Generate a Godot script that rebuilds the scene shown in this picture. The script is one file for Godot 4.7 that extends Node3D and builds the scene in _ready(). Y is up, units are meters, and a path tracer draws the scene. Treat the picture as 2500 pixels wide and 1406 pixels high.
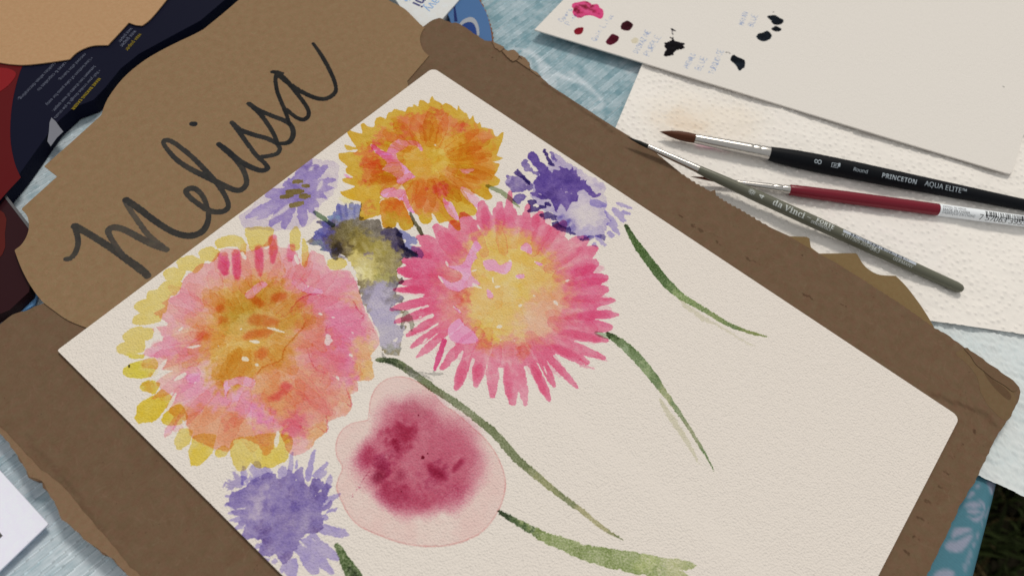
extends Node3D
# A watercolour of flowers lying on an opened cardboard mailer, with kraft labels, brushes,
# paper towels and a swatch sheet round it, on a garden table. Lengths in the lists are millimetres.

const PAPER_SEEN := Color(0.823, 0.788, 0.741)   # how plain painting paper reads, the white that washes are mixed against
var mats := {}
var fine := PackedFloat32Array()      # 512 x 512 noise fields, -1..1
var mid := PackedFloat32Array()
var mid2 := PackedFloat32Array()
var low := PackedFloat32Array()
var rng := RandomNumberGenerator.new()

func _ready() -> void:
	rng.seed = 7
	var cam := Camera3D.new()
	cam.name = "camera"
	cam.transform = Transform3D(Basis(Vector3(0.997499, 0.070687, 0.0), Vector3(-0.036167, 0.510380, -0.859188), Vector3(-0.060733, 0.857038, 0.511659)), Vector3(-0.02034, 0.297, 0.17134))
	cam.near = 0.01
	cam.far = 20.0
	var lens := CameraAttributesPhysical.new()
	lens.frustum_focal_length = 30.68
	lens.frustum_near = 0.01
	lens.frustum_far = 20.0
	lens.frustum_focus_distance = 0.335
	lens.exposure_aperture = 11.0
	cam.attributes = lens
	cam.fov = 42.73
	add_child(cam)
	cam.current = true

	var sky_look := ProceduralSkyMaterial.new()
	sky_look.sky_top_color = Color(0.96, 0.955, 0.94)
	sky_look.sky_horizon_color = Color(0.60, 0.60, 0.585)
	sky_look.ground_bottom_color = Color(0.20, 0.21, 0.15)
	sky_look.ground_horizon_color = Color(0.34, 0.35, 0.29)
	sky_look.sun_angle_max = 1.0
	var sky := Sky.new()
	sky.sky_material = sky_look
	var env := Environment.new()
	env.background_mode = Environment.BG_SKY
	env.sky = sky
	env.background_energy_multiplier = 0.68
	env.tonemap_mode = Environment.TONE_MAPPER_LINEAR
	env.tonemap_exposure = 0.83
	env.sdfgi_enabled = true
	env.ssao_enabled = true
	env.ssil_enabled = true
	var we := WorldEnvironment.new()
	we.name = "world"
	we.environment = env
	add_child(we)
	var sun := DirectionalLight3D.new()
	sun.name = "sun"
	sun.light_energy = 0.62
	sun.light_color = Color(1.0, 0.97, 0.92)
	sun.light_angular_distance = 13.0
	sun.shadow_enabled = true
	sun.rotation_degrees = Vector3(-54.0, 166.0, 0.0)
	add_child(sun)

	make_noise()
	build_setting()
	build_sheets()
	build_painting()
	build_side_things()
	build_brushes()

# ---------------------------------------------------------------- small helpers

func add(o: Node3D, parent: Node = null) -> Node3D:
	(parent if parent else self).add_child(o, true)
	return o

func tag(o: Node, label := "", category := "", group := "", kind := "") -> void:
	if label: o.set_meta("label", label)
	if category: o.set_meta("category", category)
	if group: o.set_meta("group", group)
	if kind: o.set_meta("kind", kind)

func root_at(called: String, at: Vector3) -> Node3D:
	var o := Node3D.new()
	o.name = called
	o.position = at
	add(o)
	return o

func obj(called: String, mesh: Mesh, mat: Material, parent: Node = null, at := Vector3.ZERO) -> MeshInstance3D:
	var o := MeshInstance3D.new()
	o.name = called
	o.mesh = mesh
	o.material_override = mat
	o.position = at
	add(o, parent)
	return o

func real(r: float, g: float, b: float) -> Color:     # a linear base colour
	return Color(r, g, b).linear_to_srgb()

func plain(c: Color, rough := 0.8, metal := 0.0) -> StandardMaterial3D:
	var m := StandardMaterial3D.new()
	m.albedo_color = c
	m.roughness = rough
	m.metallic = metal
	m.metallic_specular = 0.5 if metal > 0.5 else 0.2
	return m

func textured(im: Image, rough := 0.85, relief: Image = null, cm := 0.02, rep := false) -> StandardMaterial3D:
	var m := StandardMaterial3D.new()
	m.albedo_texture = ImageTexture.create_from_image(im)
	m.roughness = rough
	m.metallic_specular = 0.22
	m.texture_repeat = rep
	if relief:
		m.heightmap_enabled = true
		m.heightmap_texture = ImageTexture.create_from_image(relief)
		m.heightmap_scale = cm
	return m

func pairs(n: Array) -> PackedVector2Array:
	var o := PackedVector2Array()
	for i in range(0, n.size() - 1, 2):
		o.append(Vector2(n[i], n[i + 1]))
	return o

func smooth_closed(p: PackedVector2Array, steps := 4) -> PackedVector2Array:
	var o := PackedVector2Array()
	var n := p.size()
	for i in n:
		for k in steps:
			o.append(p[i].cubic_interpolate(p[(i + 1) % n], p[(i + n - 1) % n], p[(i + 2) % n], k / float(steps)))
	return o

func smooth_open(p: PackedVector2Array, steps := 4) -> PackedVector2Array:
	var o := PackedVector2Array()
	var n := p.size()
	for i in n - 1:
		for k in steps:
			o.append(p[i].cubic_interpolate(p[i + 1], p[maxi(i - 1, 0)], p[mini(i + 2, n - 1)], k / float(steps)))
	o.append(p[n - 1])
	return o

func ragged(p: PackedVector2Array, step: float, amount: float, seed_: int) -> PackedVector2Array:   # a torn edge
	var r := RandomNumberGenerator.new()
	r.seed = seed_
	var o := PackedVector2Array()
	for i in p.size() - 1:
		var n := maxi(1, int(p[i].distance_to(p[i + 1]) / step))
		var side := (p[i + 1] - p[i]).normalized().orthogonal()
		for k in n:
			o.append(p[i].lerp(p[i + 1], k / float(n)) + side * r.randf_range(-amount, amount))
	o.append(p[p.size() - 1])
	return o

func tri(st: SurfaceTool, a: Vector3, b: Vector3, c: Vector3, n: Vector3, ua := Vector2.ZERO, ub := Vector2.ZERO, uc := Vector2.ZERO) -> void:
	var turn := (b - a).cross(c - a).dot(n) > 0.0
	st.set_normal(n); st.set_uv(ua); st.add_vertex(a)
	if turn:
		st.set_normal(n); st.set_uv(uc); st.add_vertex(c)
		st.set_normal(n); st.set_uv(ub); st.add_vertex(b)
	else:
		st.set_normal(n); st.set_uv(ub); st.add_vertex(b)
		st.set_normal(n); st.set_uv(uc); st.add_vertex(c)

func slab(p: PackedVector2Array, y0: float, y1: float, uv: Transform2D, origin := Vector3.ZERO) -> ArrayMesh:   # a flat board: outline in mm on the table, bottom and top height in mm
	var st := SurfaceTool.new()
	st.begin(Mesh.PRIMITIVE_TRIANGLES)
	var idx := Geometry2D.triangulate_polygon(p)
	for s in [[y1, Vector3.UP], [y0, Vector3.DOWN]]:
		for i in range(0, idx.size(), 3):
			var v := []
			var t := []
			for k in 3:
				var q: Vector2 = p[idx[i + k]]
				v.append(Vector3(q.x, s[0], q.y) * 0.001 - origin)
				t.append(uv * q)
			tri(st, v[0], v[1], v[2], s[1], t[0], t[1], t[2])
	var area := 0.0
	for i in p.size():
		area += p[i].cross(p[(i + 1) % p.size()])
	for i in p.size():
		var a := p[i]
		var b := p[(i + 1) % p.size()]
		if a.distance_to(b) < 0.001: continue
		var d := (b - a).normalized()
		var n := Vector3(d.y, 0, -d.x) * (1.0 if area > 0.0 else -1.0)
		var a0 := Vector3(a.x, y0, a.y) * 0.001 - origin
		var a1 := Vector3(a.x, y1, a.y) * 0.001 - origin
		var b0 := Vector3(b.x, y0, b.y) * 0.001 - origin
		var b1 := Vector3(b.x, y1, b.y) * 0.001 - origin
		tri(st, a0, a1, b1, n, uv * a, uv * a, uv * b)
		tri(st, a0, b1, b0, n, uv * a, uv * b, uv * b)
	return st.commit()

func tile(mm: float, angle := 0.0) -> Transform2D:
	return Transform2D(angle, Vector2.ONE / mm, 0.0, Vector2.ZERO)

func lathe(profile: Array, sides := 28, flat := 1.0) -> ArrayMesh:   # profile: [x, radius] in mm along the local x axis
	var st := SurfaceTool.new()
	st.begin(Mesh.PRIMITIVE_TRIANGLES)
	st.set_smooth_group(0)
	var n := profile.size()
	for i in n:
		var a: Array = profile[maxi(i - 1, 0)]
		var b: Array = profile[mini(i + 1, n - 1)]
		var slope := Vector2(b[0] - a[0], b[1] - a[1]).normalized()
		for k in sides + 1:
			var t := TAU * k / sides
			var out := Vector3(0, cos(t), -sin(t))
			st.set_normal((out * slope.x - Vector3.RIGHT * slope.y).normalized())
			st.set_uv(Vector2(profile[i][0] * 0.02, k / float(sides)))
			st.add_vertex(Vector3(profile[i][0], 0, 0) * 0.001 + out * Vector3(1, flat, 1) * profile[i][1] * 0.001)
	for i in n - 1:
		for k in sides:
			var q := i * (sides + 1) + k
			for z in [q, q + 1, q + sides + 1, q + 1, q + sides + 2, q + sides + 1]:
				st.add_index(z)
	return st.commit()

func make_noise() -> void:
	fine = field(41, 0.21, 2)
	mid = field(42, 0.055, 3)
	mid2 = field(43, 0.055, 3)
	low = field(44, 0.014, 3)

func noise_image(seed_: int, freq: float, octaves: int, w: int, h: int) -> Image:
	var n := FastNoiseLite.new()
	n.seed = seed_
	n.noise_type = FastNoiseLite.TYPE_SIMPLEX_SMOOTH
	n.frequency = freq
	n.fractal_octaves = octaves
	return n.get_seamless_image(w, h, false, false, 0.1, true)

func field(seed_: int, freq: float, octaves: int) -> PackedFloat32Array:
	var im := noise_image(seed_, freq, octaves, 512, 512)
	im.convert(Image.FORMAT_L8)
	var by := im.get_data()
	var o := PackedFloat32Array()
	o.resize(512 * 512)
	for i in o.size():
		o[i] = by[i] / 127.5 - 1.0
	return o

func kraft(seed_: int, c: Color, spread: float, size := 512) -> Image:    # recycled brown paper: clumps, fibres, specks. c is linear
	var clump := noise_image(seed_, 0.045, 4, size, size)
	var fib := noise_image(seed_ + 1, 0.2, 2, size / 4, size)
	fib.resize(size, size, Image.INTERPOLATE_CUBIC)
	var fib2 := noise_image(seed_ + 2, 0.2, 2, size, size / 4)
	fib2.resize(size, size, Image.INTERPOLATE_CUBIC)
	var tint_map := noise_image(seed_ + 3, 0.09, 3, size, size)
	for im in [clump, fib, fib2, tint_map]:
		im.convert(Image.FORMAT_L8)
	var a := clump.get_data()
	var b := fib.get_data()
	var d := fib2.get_data()
	var e := tint_map.get_data()
	var out := PackedByteArray()
	out.resize(size * size * 3)
	var r := RandomNumberGenerator.new()
	r.seed = seed_
	var hairs := PackedFloat32Array()
	hairs.resize(size * size)
	for k in size * size / 60:
		var p := Vector2(r.randf() * size, r.randf() * size)
		var way := Vector2.from_angle(r.randf() * TAU)
		var turn := r.randf_range(-0.12, 0.12)
		var amp := r.randf_range(-0.55, 0.7)
		for q in r.randi_range(4, 13):
			hairs[(int(p.y) & (size - 1)) * size + (int(p.x) & (size - 1))] += amp
			p += way
			way = way.rotated(turn)
	for i in size * size:
		var v := (a[i] - 128) / 128.0 * 0.42 + (b[i] - 128) / 128.0 * 0.14 + (d[i] - 128) / 128.0 * 0.14 + hairs[i] + r.randf_range(-0.32, 0.32)
		var k := 1.0 + spread * v
		if r.randf() < 0.0006: k *= 0.6
		elif r.randf() < 0.0006: k *= 1.25
		var hue := (e[i] - 128) / 128.0 * spread * 0.8
		var s := Color(c.r * k * (1.0 + hue * 0.5), c.g * k * (1.0 + 0.05 * v - hue * 0.35), c.b * k * (1.0 + 0.1 * v)).linear_to_srgb()
		out[i * 3] = clampi(int(s.r * 255.0), 0, 255)
		out[i * 3 + 1] = clampi(int(s.g * 255.0), 0, 255)
		out[i * 3 + 2] = clampi(int(s.b * 255.0), 0, 255)
	return Image.create_from_data(size, size, false, Image.FORMAT_RGB8, out)

# ---------------------------------------------------------------- paint: transparent washes laid over paper

class Canvas:
	var w: int
	var h: int
	var ppm: float
	var o: Vector2                       # mm at pixel 0, 0
	var ar := PackedFloat32Array()       # optical density of the dried paint, per channel
	var ag := PackedFloat32Array()
	var ab := PackedFloat32Array()
	var white: Color                     # the paper, as the colours of the washes were read against it (linear)
	var host
	var count := 0

	func _init(host_, from: Vector2, size: Vector2, ppm_: float, white_: Color) -> void:
		host = host_
		o = from
		ppm = ppm_
		w = int(size.x * ppm)
		h = int(size.y * ppm)
		white = white_.srgb_to_linear()
		for a in [ar, ag, ab]:
			pass
		ar.resize(w * h)
		ag.resize(w * h)
		ab.resize(w * h)

	func ink(hex: String) -> Vector3:    # density of a colour over this paper
		var c := Color(hex).srgb_to_linear()
		var a := 0.94 * Vector3(maxf(0.0, -log(maxf(c.r, 0.002) / white.r)), maxf(0.0, -log(maxf(c.g, 0.002) / white.g)), maxf(0.0, -log(maxf(c.b, 0.002) / white.b)))
		var grey := (a.x + a.y + a.z) / 3.0
		return a.lerp(Vector3(grey, grey, grey), 0.12)

	func px(p: Vector2) -> Vector2:
		return (p - o) * ppm

	func shape(n: Array, soft := false) -> PackedVector2Array:
		var p := PackedVector2Array()
		for i in range(0, n.size() - 1, 2):
			p.append(px(Vector2(n[i], n[i + 1])))
		return host.smooth_closed(p, 4) if soft else host.smooth_closed(p, 2)

	func petal_list(n: Array, blunt := 0.25, base := 0.75) -> Array:    # base u v, tip u v, width
		var out := []
		for i in range(0, n.size() - 4, 5):
			var a := px(Vector2(n[i], n[i + 1]))
			var b := px(Vector2(n[i + 2], n[i + 3]))
			var hw: float = n[i + 4] * ppm * 0.5
			var side := (b - a).normalized().orthogonal()
			var bend: Vector2 = side * hw * host.rng.randf_range(-0.35, 0.35)
			var l := PackedVector2Array()
			var r := PackedVector2Array()
			for k in [[0.0, base], [0.3, 0.95], [0.55, 1.0], [0.75, 0.86], [0.9, 0.58], [1.0, blunt]]:
				var t: float = k[0]
				var c: Vector2 = a.lerp(b, t) + bend * t * t
				var wob: float = host.rng.randf_range(0.85, 1.15)
				l.append(c + side * hw * k[1] * wob)
				r.append(c - side * hw * k[1] * wob)
			r.reverse()
			l.append_array(r)
			out.append(host.smooth_closed(l, 3))
		return out

	func stroke(n: Array, steps := 6) -> Array:     # u v width triples -> a run of quads and round joints
		var c := PackedVector2Array()
		var wd := PackedVector2Array()
		for i in range(0, n.size() - 2, 3):
			c.append(px(Vector2(n[i], n[i + 1])))
			wd.append(Vector2(n[i + 2] * ppm * 0.5, 0))
		c = host.smooth_open(c, steps)
		wd = host.smooth_open(wd, steps)
		var out := []
		for i in c.size():
			var rad := maxf(wd[i].x, 0.3)
			var disc := PackedVector2Array()
			for k in 12:
				disc.append(c[i] + Vector2.from_angle(TAU * k / 12.0) * rad)
			out.append(disc)
			if i + 1 < c.size():
				var s := (c[i + 1] - c[i]).normalized().orthogonal()
				out.append(PackedVector2Array([c[i] + s * rad, c[i + 1] + s * maxf(wd[i + 1].x, 0.3), c[i + 1] - s * maxf(wd[i + 1].x, 0.3), c[i] - s * rad]))
		return out

	func fill(im: Image, p: PackedVector2Array, at: Vector2i, c: Color) -> void:
		var top := 1e9
		var bottom := -1e9
		for q in p:
			top = minf(top, q.y)
			bottom = maxf(bottom, q.y)
		var n := p.size()
		for y in range(maxi(int(floor(top)) - at.y, 0), mini(int(ceil(bottom)) - at.y + 1, im.get_height())):
			var yy := y + at.y + 0.5
			var xs := PackedFloat32Array()
			var a := p[n - 1]
			for i in n:
				var b := p[i]
				if (a.y <= yy) != (b.y <= yy):
					xs.append(a.x + (yy - a.y) / (b.y - a.y) * (b.x - a.x))
				a = b
			xs.sort()
			for k in range(0, xs.size() - 1, 2):
				var x0 := int(round(xs[k])) - at.x
				var x1 := int(round(xs[k + 1])) - at.x
				if x1 > x0:
					im.fill_rect(Rect2i(x0, y, x1 - x0, 1), c)

	func blurred(im: Image, times: int) -> PackedByteArray:
		var b: Image = im.duplicate()
		for i in times:
			b.shrink_x2()
		if times:
			b.resize(im.get_width(), im.get_height(), Image.INTERPOLATE_CUBIC if times > 1 else Image.INTERPOLATE_BILINEAR)
		return b.get_data()

	# One wash. o_: d density, e dark rim, r wobble of the outline in pixels, s how far it bled (0 crisp), g granulation, v unevenness, dry broken edge, wet replaces instead of glazing, cut shapes left out
	func wash(shapes: Array, hex: String, o_ := {}, drops := []) -> void:
		count += 1
		var box := Rect2(shapes[0][0], Vector2.ZERO)
		for s in shapes:
			for q in s:
				box = box.expand(q)
		var s_: int = o_.get("s", 0)
		var pad := 14 + s_ * s_ * 6
		var x0 := maxi(int(box.position.x) - pad, 0)
		var y0 := maxi(int(box.position.y) - pad, 0)
		var x1 := mini(int(box.end.x) + pad, w)
		var y1 := mini(int(box.end.y) + pad, h)
		if x1 - x0 < 2 or y1 - y0 < 2: return
		var bw := ((x1 - x0 + 31) / 32) * 32
		var bh := ((y1 - y0 + 31) / 32) * 32
		var at := Vector2i(x0, y0)
		var im := Image.create_empty(bw, bh, false, Image.FORMAT_L8)
		for s in shapes:
			fill(im, s, at, Color.WHITE)
		for s in o_.get("cut", []):
			fill(im, s, at, Color.BLACK)
		var m1 := blurred(im, 1 if s_ == 0 else mini(s_ + 1, 5))
		var m2 := blurred(im, 2)
		# the pigment's colour, mixed at a quarter of the size
		var fw := bw / 4
		var fh := bh / 4
		var base := ink(hex)
		var cols := []
		for d in drops:
			var p := px(Vector2(d[0], d[1]))
			cols.append([p.x, p.y, d[2] * ppm, ink(d[3]), d[4], d[5] if d.size() > 5 else 0.35])
		var fr := PackedFloat32Array()
		fr.resize(fw * fh * 3)
		var lown: PackedFloat32Array = host.low
		var midn: PackedFloat32Array = host.mid
		var midn2: PackedFloat32Array = host.mid2
		var finen: PackedFloat32Array = host.fine
		for y in fh:
			for x in fw:
				var gx := x * 4 + x0
				var gy := y * 4 + y0
				var j := ((gy + count * 37) & 511) * 512 + ((gx + count * 91) & 511)
				var wx := gx + midn[j] * 20.0 + lown[j] * 12.0 + finen[j] * 4.0
				var wy := gy + midn2[j] * 20.0 + lown[(j + 70000) & 262143] * 12.0
				var c := base
				for d in cols:
					var dx: float = (wx - d[0]) / d[2]
					var dy: float = (wy - d[1]) / d[2]
					var q := dx * dx + dy * dy
					if q < 1.25:
						var t := clampf((1.12 - sqrt(q)) / (1.12 - d[5]), 0.0, 1.0)
						c = c.lerp(d[3], t * t * (3.0 - 2.0 * t) * d[4])
				var f := (y * fw + x) * 3
				fr[f] = c.x
				fr[f + 1] = c.y
				fr[f + 2] = c.z
		var fim := Image.create_from_data(fw, fh, false, Image.FORMAT_RGBF, fr.to_byte_array())
		fim.resize(bw, bh, Image.INTERPOLATE_BILINEAR)
		fr = fim.get_data().to_float32_array()
		var dens: float = o_.get("d", 1.0)
		var edge: float = o_.get("e", 0.3) * 1.25
		var rough: float = o_.get("r", 3.0)
		var gran: float = o_.get("g", 0.12) * 1.15
		var vary: float = o_.get("v", 0.2) * 1.1
		var dry: float = o_.get("dry", 0.0)
		var wet: float = o_.get("wet", 0.0)
		var gain := 3.2 if s_ == 0 else 1.1
		var shift := 0.0 if s_ == 0 else 0.04
		var grain := (0.25 if s_ == 0 else 0.1) + dry * 3.0
		for y in range(0, y1 - y0):
			for x in range(0, x1 - x0):
				var gx := x + x0
				var gy := y + y0
				var j := (gy & 511) * 512 + (gx & 511)
				var j2 := ((gy + count * 53) & 511) * 512 + ((gx + count * 29) & 511)
				var wx := midn[j2] * rough
				var wy := midn2[j2] * rough
				if s_:
					var j3 := ((gy + count * 17) & 511) * 512 + ((gx + count * 83) & 511)
					wx = midn[j2] * rough * 0.35 + lown[j3] * rough
					wy = midn2[j2] * rough * 0.35 + lown[j2] * rough
				var mx := clampi(x + int(wx), 0, bw - 1)
				var my := clampi(y + int(wy), 0, bh - 1)
				var q := my * bw + mx
				var m: int = m1[q]
				if m < 6: continue
				var f := finen[j]
				var cov := (m / 255.0 - 0.5 + shift) * gain + 0.5 + (f * grain if m < 250 else f * dry * 1.6 - dry * 0.25)
				if cov <= 0.0: continue
				cov = minf(cov, 1.0)
				var rim := clampf((0.9 - m2[q] / 255.0) * 2.6, 0.0, 1.0) * edge * (0.55 + 0.6 * lown[j2]) if s_ == 0 else 0.0
				var d := cov * (dens * (1.0 + vary * (lown[j2] * 0.8 + midn[j2] * 0.5) + gran * f) + rim)
				var i := gy * w + gx
				var k := q * 3
				if wet > 0.0:
					var t := cov * wet
					ar[i] += (fr[k] * d - ar[i]) * t
					ag[i] += (fr[k + 1] * d - ag[i]) * t
					ab[i] += (fr[k + 2] * d - ab[i]) * t
				else:
					ar[i] += fr[k] * d
					ag[i] += fr[k + 1] * d
					ab[i] += fr[k + 2] * d

	func finish(paper: Color, under: Image = null) -> Image:    # paper: linear base colour
		var lut := []
		for ch in 3:
			var t := PackedByteArray()
			t.resize(2048)
			for i in 2048:
				var v: float = paper[ch] * exp(-i / 256.0)
				t[i] = clampi(int(Color(v, v, v).linear_to_srgb().r * 255.0 + 0.5), 0, 255)
			lut.append(t)
		var lr: PackedByteArray = lut[0]
		var lg: PackedByteArray = lut[1]
		var lb: PackedByteArray = lut[2]
		var out := PackedByteArray()
		out.resize(w * h * 3)
		var below := PackedByteArray()
		var uw := 0
		if under:
			below = under.get_data()
			uw = under.get_width()
		for y in h:
			for x in w:
				var i := y * w + x
				var k := i * 3
				if uw:
					var u := ((y % uw) * uw + x % uw) * 3
					if ar[i] > 0.001:
						var e := exp(-0.45 * ar[i])
						out[k] = int(below[u] * e)
						out[k + 1] = int(below[u + 1] * exp(-0.45 * ag[i]))
						out[k + 2] = int(below[u + 2] * exp(-0.45 * ab[i]))
					else:
						out[k] = below[u]
						out[k + 1] = below[u + 1]
						out[k + 2] = below[u + 2]
				else:
					out[k] = lr[mini(int(ar[i] * 256.0), 2047)]
					out[k + 1] = lg[mini(int(ag[i] * 256.0), 2047)]
					out[k + 2] = lb[mini(int(ab[i] * 256.0), 2047)]
		return Image.create_from_data(w, h, false, Image.FORMAT_RGB8, out)

# ---------------------------------------------------------------- the painting

func build_painting() -> void:
	var cv := Canvas.new(self, Vector2.ZERO, Vector2(307.5, 228.6), 5.0, PAPER_SEEN)
	paint_lavender(cv)
	paint_big_flower(cv)
	paint_pink_flower(cv)
	paint_orange_flower(cv)
	paint_thistle(cv)
	paint_purple_flower(cv)
	paint_round_blot(cv)
	paint_cornflower(cv)
	paint_stems(cv)
	var mat := textured(cv.finish(Color(0.80, 0.748, 0.703)), 0.9, cold_press(cv.w, cv.h, 5), 0.06)
	# rounded corners; lies a hair above the mailer and the label
	var a := Vector2(-43.41, -138.66)
	var eu := Vector2(0.77234, 0.63521)
	var ev := Vector2(-0.63524, 0.77231)
	var p := PackedVector2Array()
	var size := Vector2(307.5, 228.6)
	for c in [[3.6, 3.6, PI, 3.6], [304.3, 3.2, PI * 1.5, 3.2], [304.3, 225.4, 0.0, 3.2], [0.8, 227.8, PI * 0.5, 0.8]]:
		for k in 7:
			var q: Vector2 = Vector2(c[0], c[1]) + Vector2.from_angle(c[2] + k / 6.0 * PI / 2) * c[3]
			p.append(a + eu * q.x + ev * q.y)
	var to_sheet := Transform2D(eu, ev, a).affine_inverse().scaled(Vector2.ONE / size)
	var at := Vector3(0.02, 0.0, 0.0)
	var o := obj("watercolour_painting", slab(p, 9.25, 10.0, to_sheet, at), mat, null, at)
	tag(o, "white watercolour sheet painted with loose orange, pink and purple flowers", "painting")

func cold_press(w: int, h: int, seed_: int) -> Image:     # the tooth of watercolour paper
	var a := noise_image(seed_, 0.19, 3, 1024, 1024)
	a.convert(Image.FORMAT_L8)
	var b := noise_image(seed_ + 1, 0.05, 2, 1024, 1024)
	b.convert(Image.FORMAT_L8)
	var da := a.get_data()
	var db := b.get_data()
	for i in da.size():
		da[i] = (da[i] * 5 + db[i] * 2) / 7
	a = Image.create_from_data(1024, 1024, false, Image.FORMAT_L8, da)
	var out := Image.create_empty(w, h, false, Image.FORMAT_L8)
	for y in range(0, h, 1024):
		for x in range(0, w, 1024):
			out.blit_rect(a, Rect2i(0, 0, 1024, 1024), Vector2i(x, y))
	return out

func petal_ring(cv: Canvas, c: Array, r0: float, r1: float, count: int, hexes: Array, wide: float, o: Dictionary) -> void:   # loose brush strokes round a flower's heart
	var mid_p := Vector2(c[0], c[1])
	for k in count:
		var a := TAU * (k + rng.randf_range(-0.35, 0.35)) / count
		var d := Vector2.from_angle(a)
		var b := mid_p + d * r0 * rng.randf_range(0.8, 1.15)
		var t := mid_p + d.rotated(rng.randf_range(-0.12, 0.12)) * r1 * rng.randf_range(0.85, 1.05)
		cv.wash(cv.petal_list([b.x, b.y, t.x, t.y, wide * rng.randf_range(0.7, 1.3)], 0.3, 0.6), hexes[rng.randi() % hexes.size()], o)

func bloom(cv: Canvas, c: Array, r: float, hex: String, o: Dictionary) -> void:    # a backrun: thin inside, dark scalloped rim
	var n := []
	for k in 15:
		var q := Vector2(c[0], c[1]) + Vector2.from_angle(TAU * k / 15.0) * r * rng.randf_range(0.62, 1.1)
		n.append_array([q.x, q.y])
	cv.wash([cv.shape(n)], hex, o)

func paint_lavender(cv: Canvas) -> void:
	cv.wash([cv.shape([1.1,133.5,2.1,135.8,5.2,136.9,10.3,137.3,13.6,133.2,18.5,130.3,25.3,123.2,27.9,118.2,28.5,113,26.5,109.6,23.9,103.9,23.7,97.1,18.8,89,13,82.8,8.4,82.6,4.4,85.6,-0.3,88,-0.8,91.9,0.8,99.9,0.7,106.4,-0.2,112.9,0.5,119.8,0.5,126,1.5,129.8])], "bfb2b8", {"e": 0.7, "r": 5.0, "v": 0.5, "d": 1.05})
	cv.wash(cv.petal_list([9.1,106.4,-0.3,88.9,8,7.8,106.2,1.1,104.6,7.6,8.1,108.7,0.7,119,6.2,9.5,108.8,3.5,133.5,5,10.2,109.5,8,130.5,4.9,11.2,109.3,16.6,129.2,5,11.4,108.5,21,126.2,4.7,12.6,107.4,27.4,118.3,4.7,12.7,105.9,26.3,111.3,3.6,12.2,104.9,24.4,106.3,3.9,11.2,104.5,22.9,100.6,4.4,10.1,104.1,20.7,94.1,5.2,9.3,103.4,18.4,89.7,4.7,8.3,103,8.9,86.3,5.6,7.6,102.9,4.5,88.9,5.8]), "9887b2", {"e": 0.35, "r": 5.0, "v": 0.35, "s": 0}, [[2.2,91.3,5.7, "74619e", 0.8], [8.5,106.9,7.3, "7c6aa4", 0.7], [6.4,128,9.7, "b0a2bc", 0.8], [14.1,94.7,8.3, "a595b8", 0.6]])
	cv.wash(cv.petal_list([13.4,113.5,13.4,122.9,2.5,14.5,116.5,12.8,127.4,2,4.7,94.8,4.2,91,1.6,13.4,94,16.9,100.6,1.6], 0.3, 0.3), "d6cdc6", {"wet": 0.7, "s": 1})
	cv.wash(cv.petal_list([4,104.6,7.1,100.7,2.7,8.8,103.1,11.9,100.7,2.5,6.7,111.1,11.9,104.4,3.5,12.8,108.5,16.6,104.5,3.1,6.6,114.8,10.7,109.9,2.9,13.8,115.3,17.5,109.7,3.2], 0.7, 0.7), "6f5d2e", {"e": 0.2, "r": 2.0, "wet": 0.92})

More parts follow.
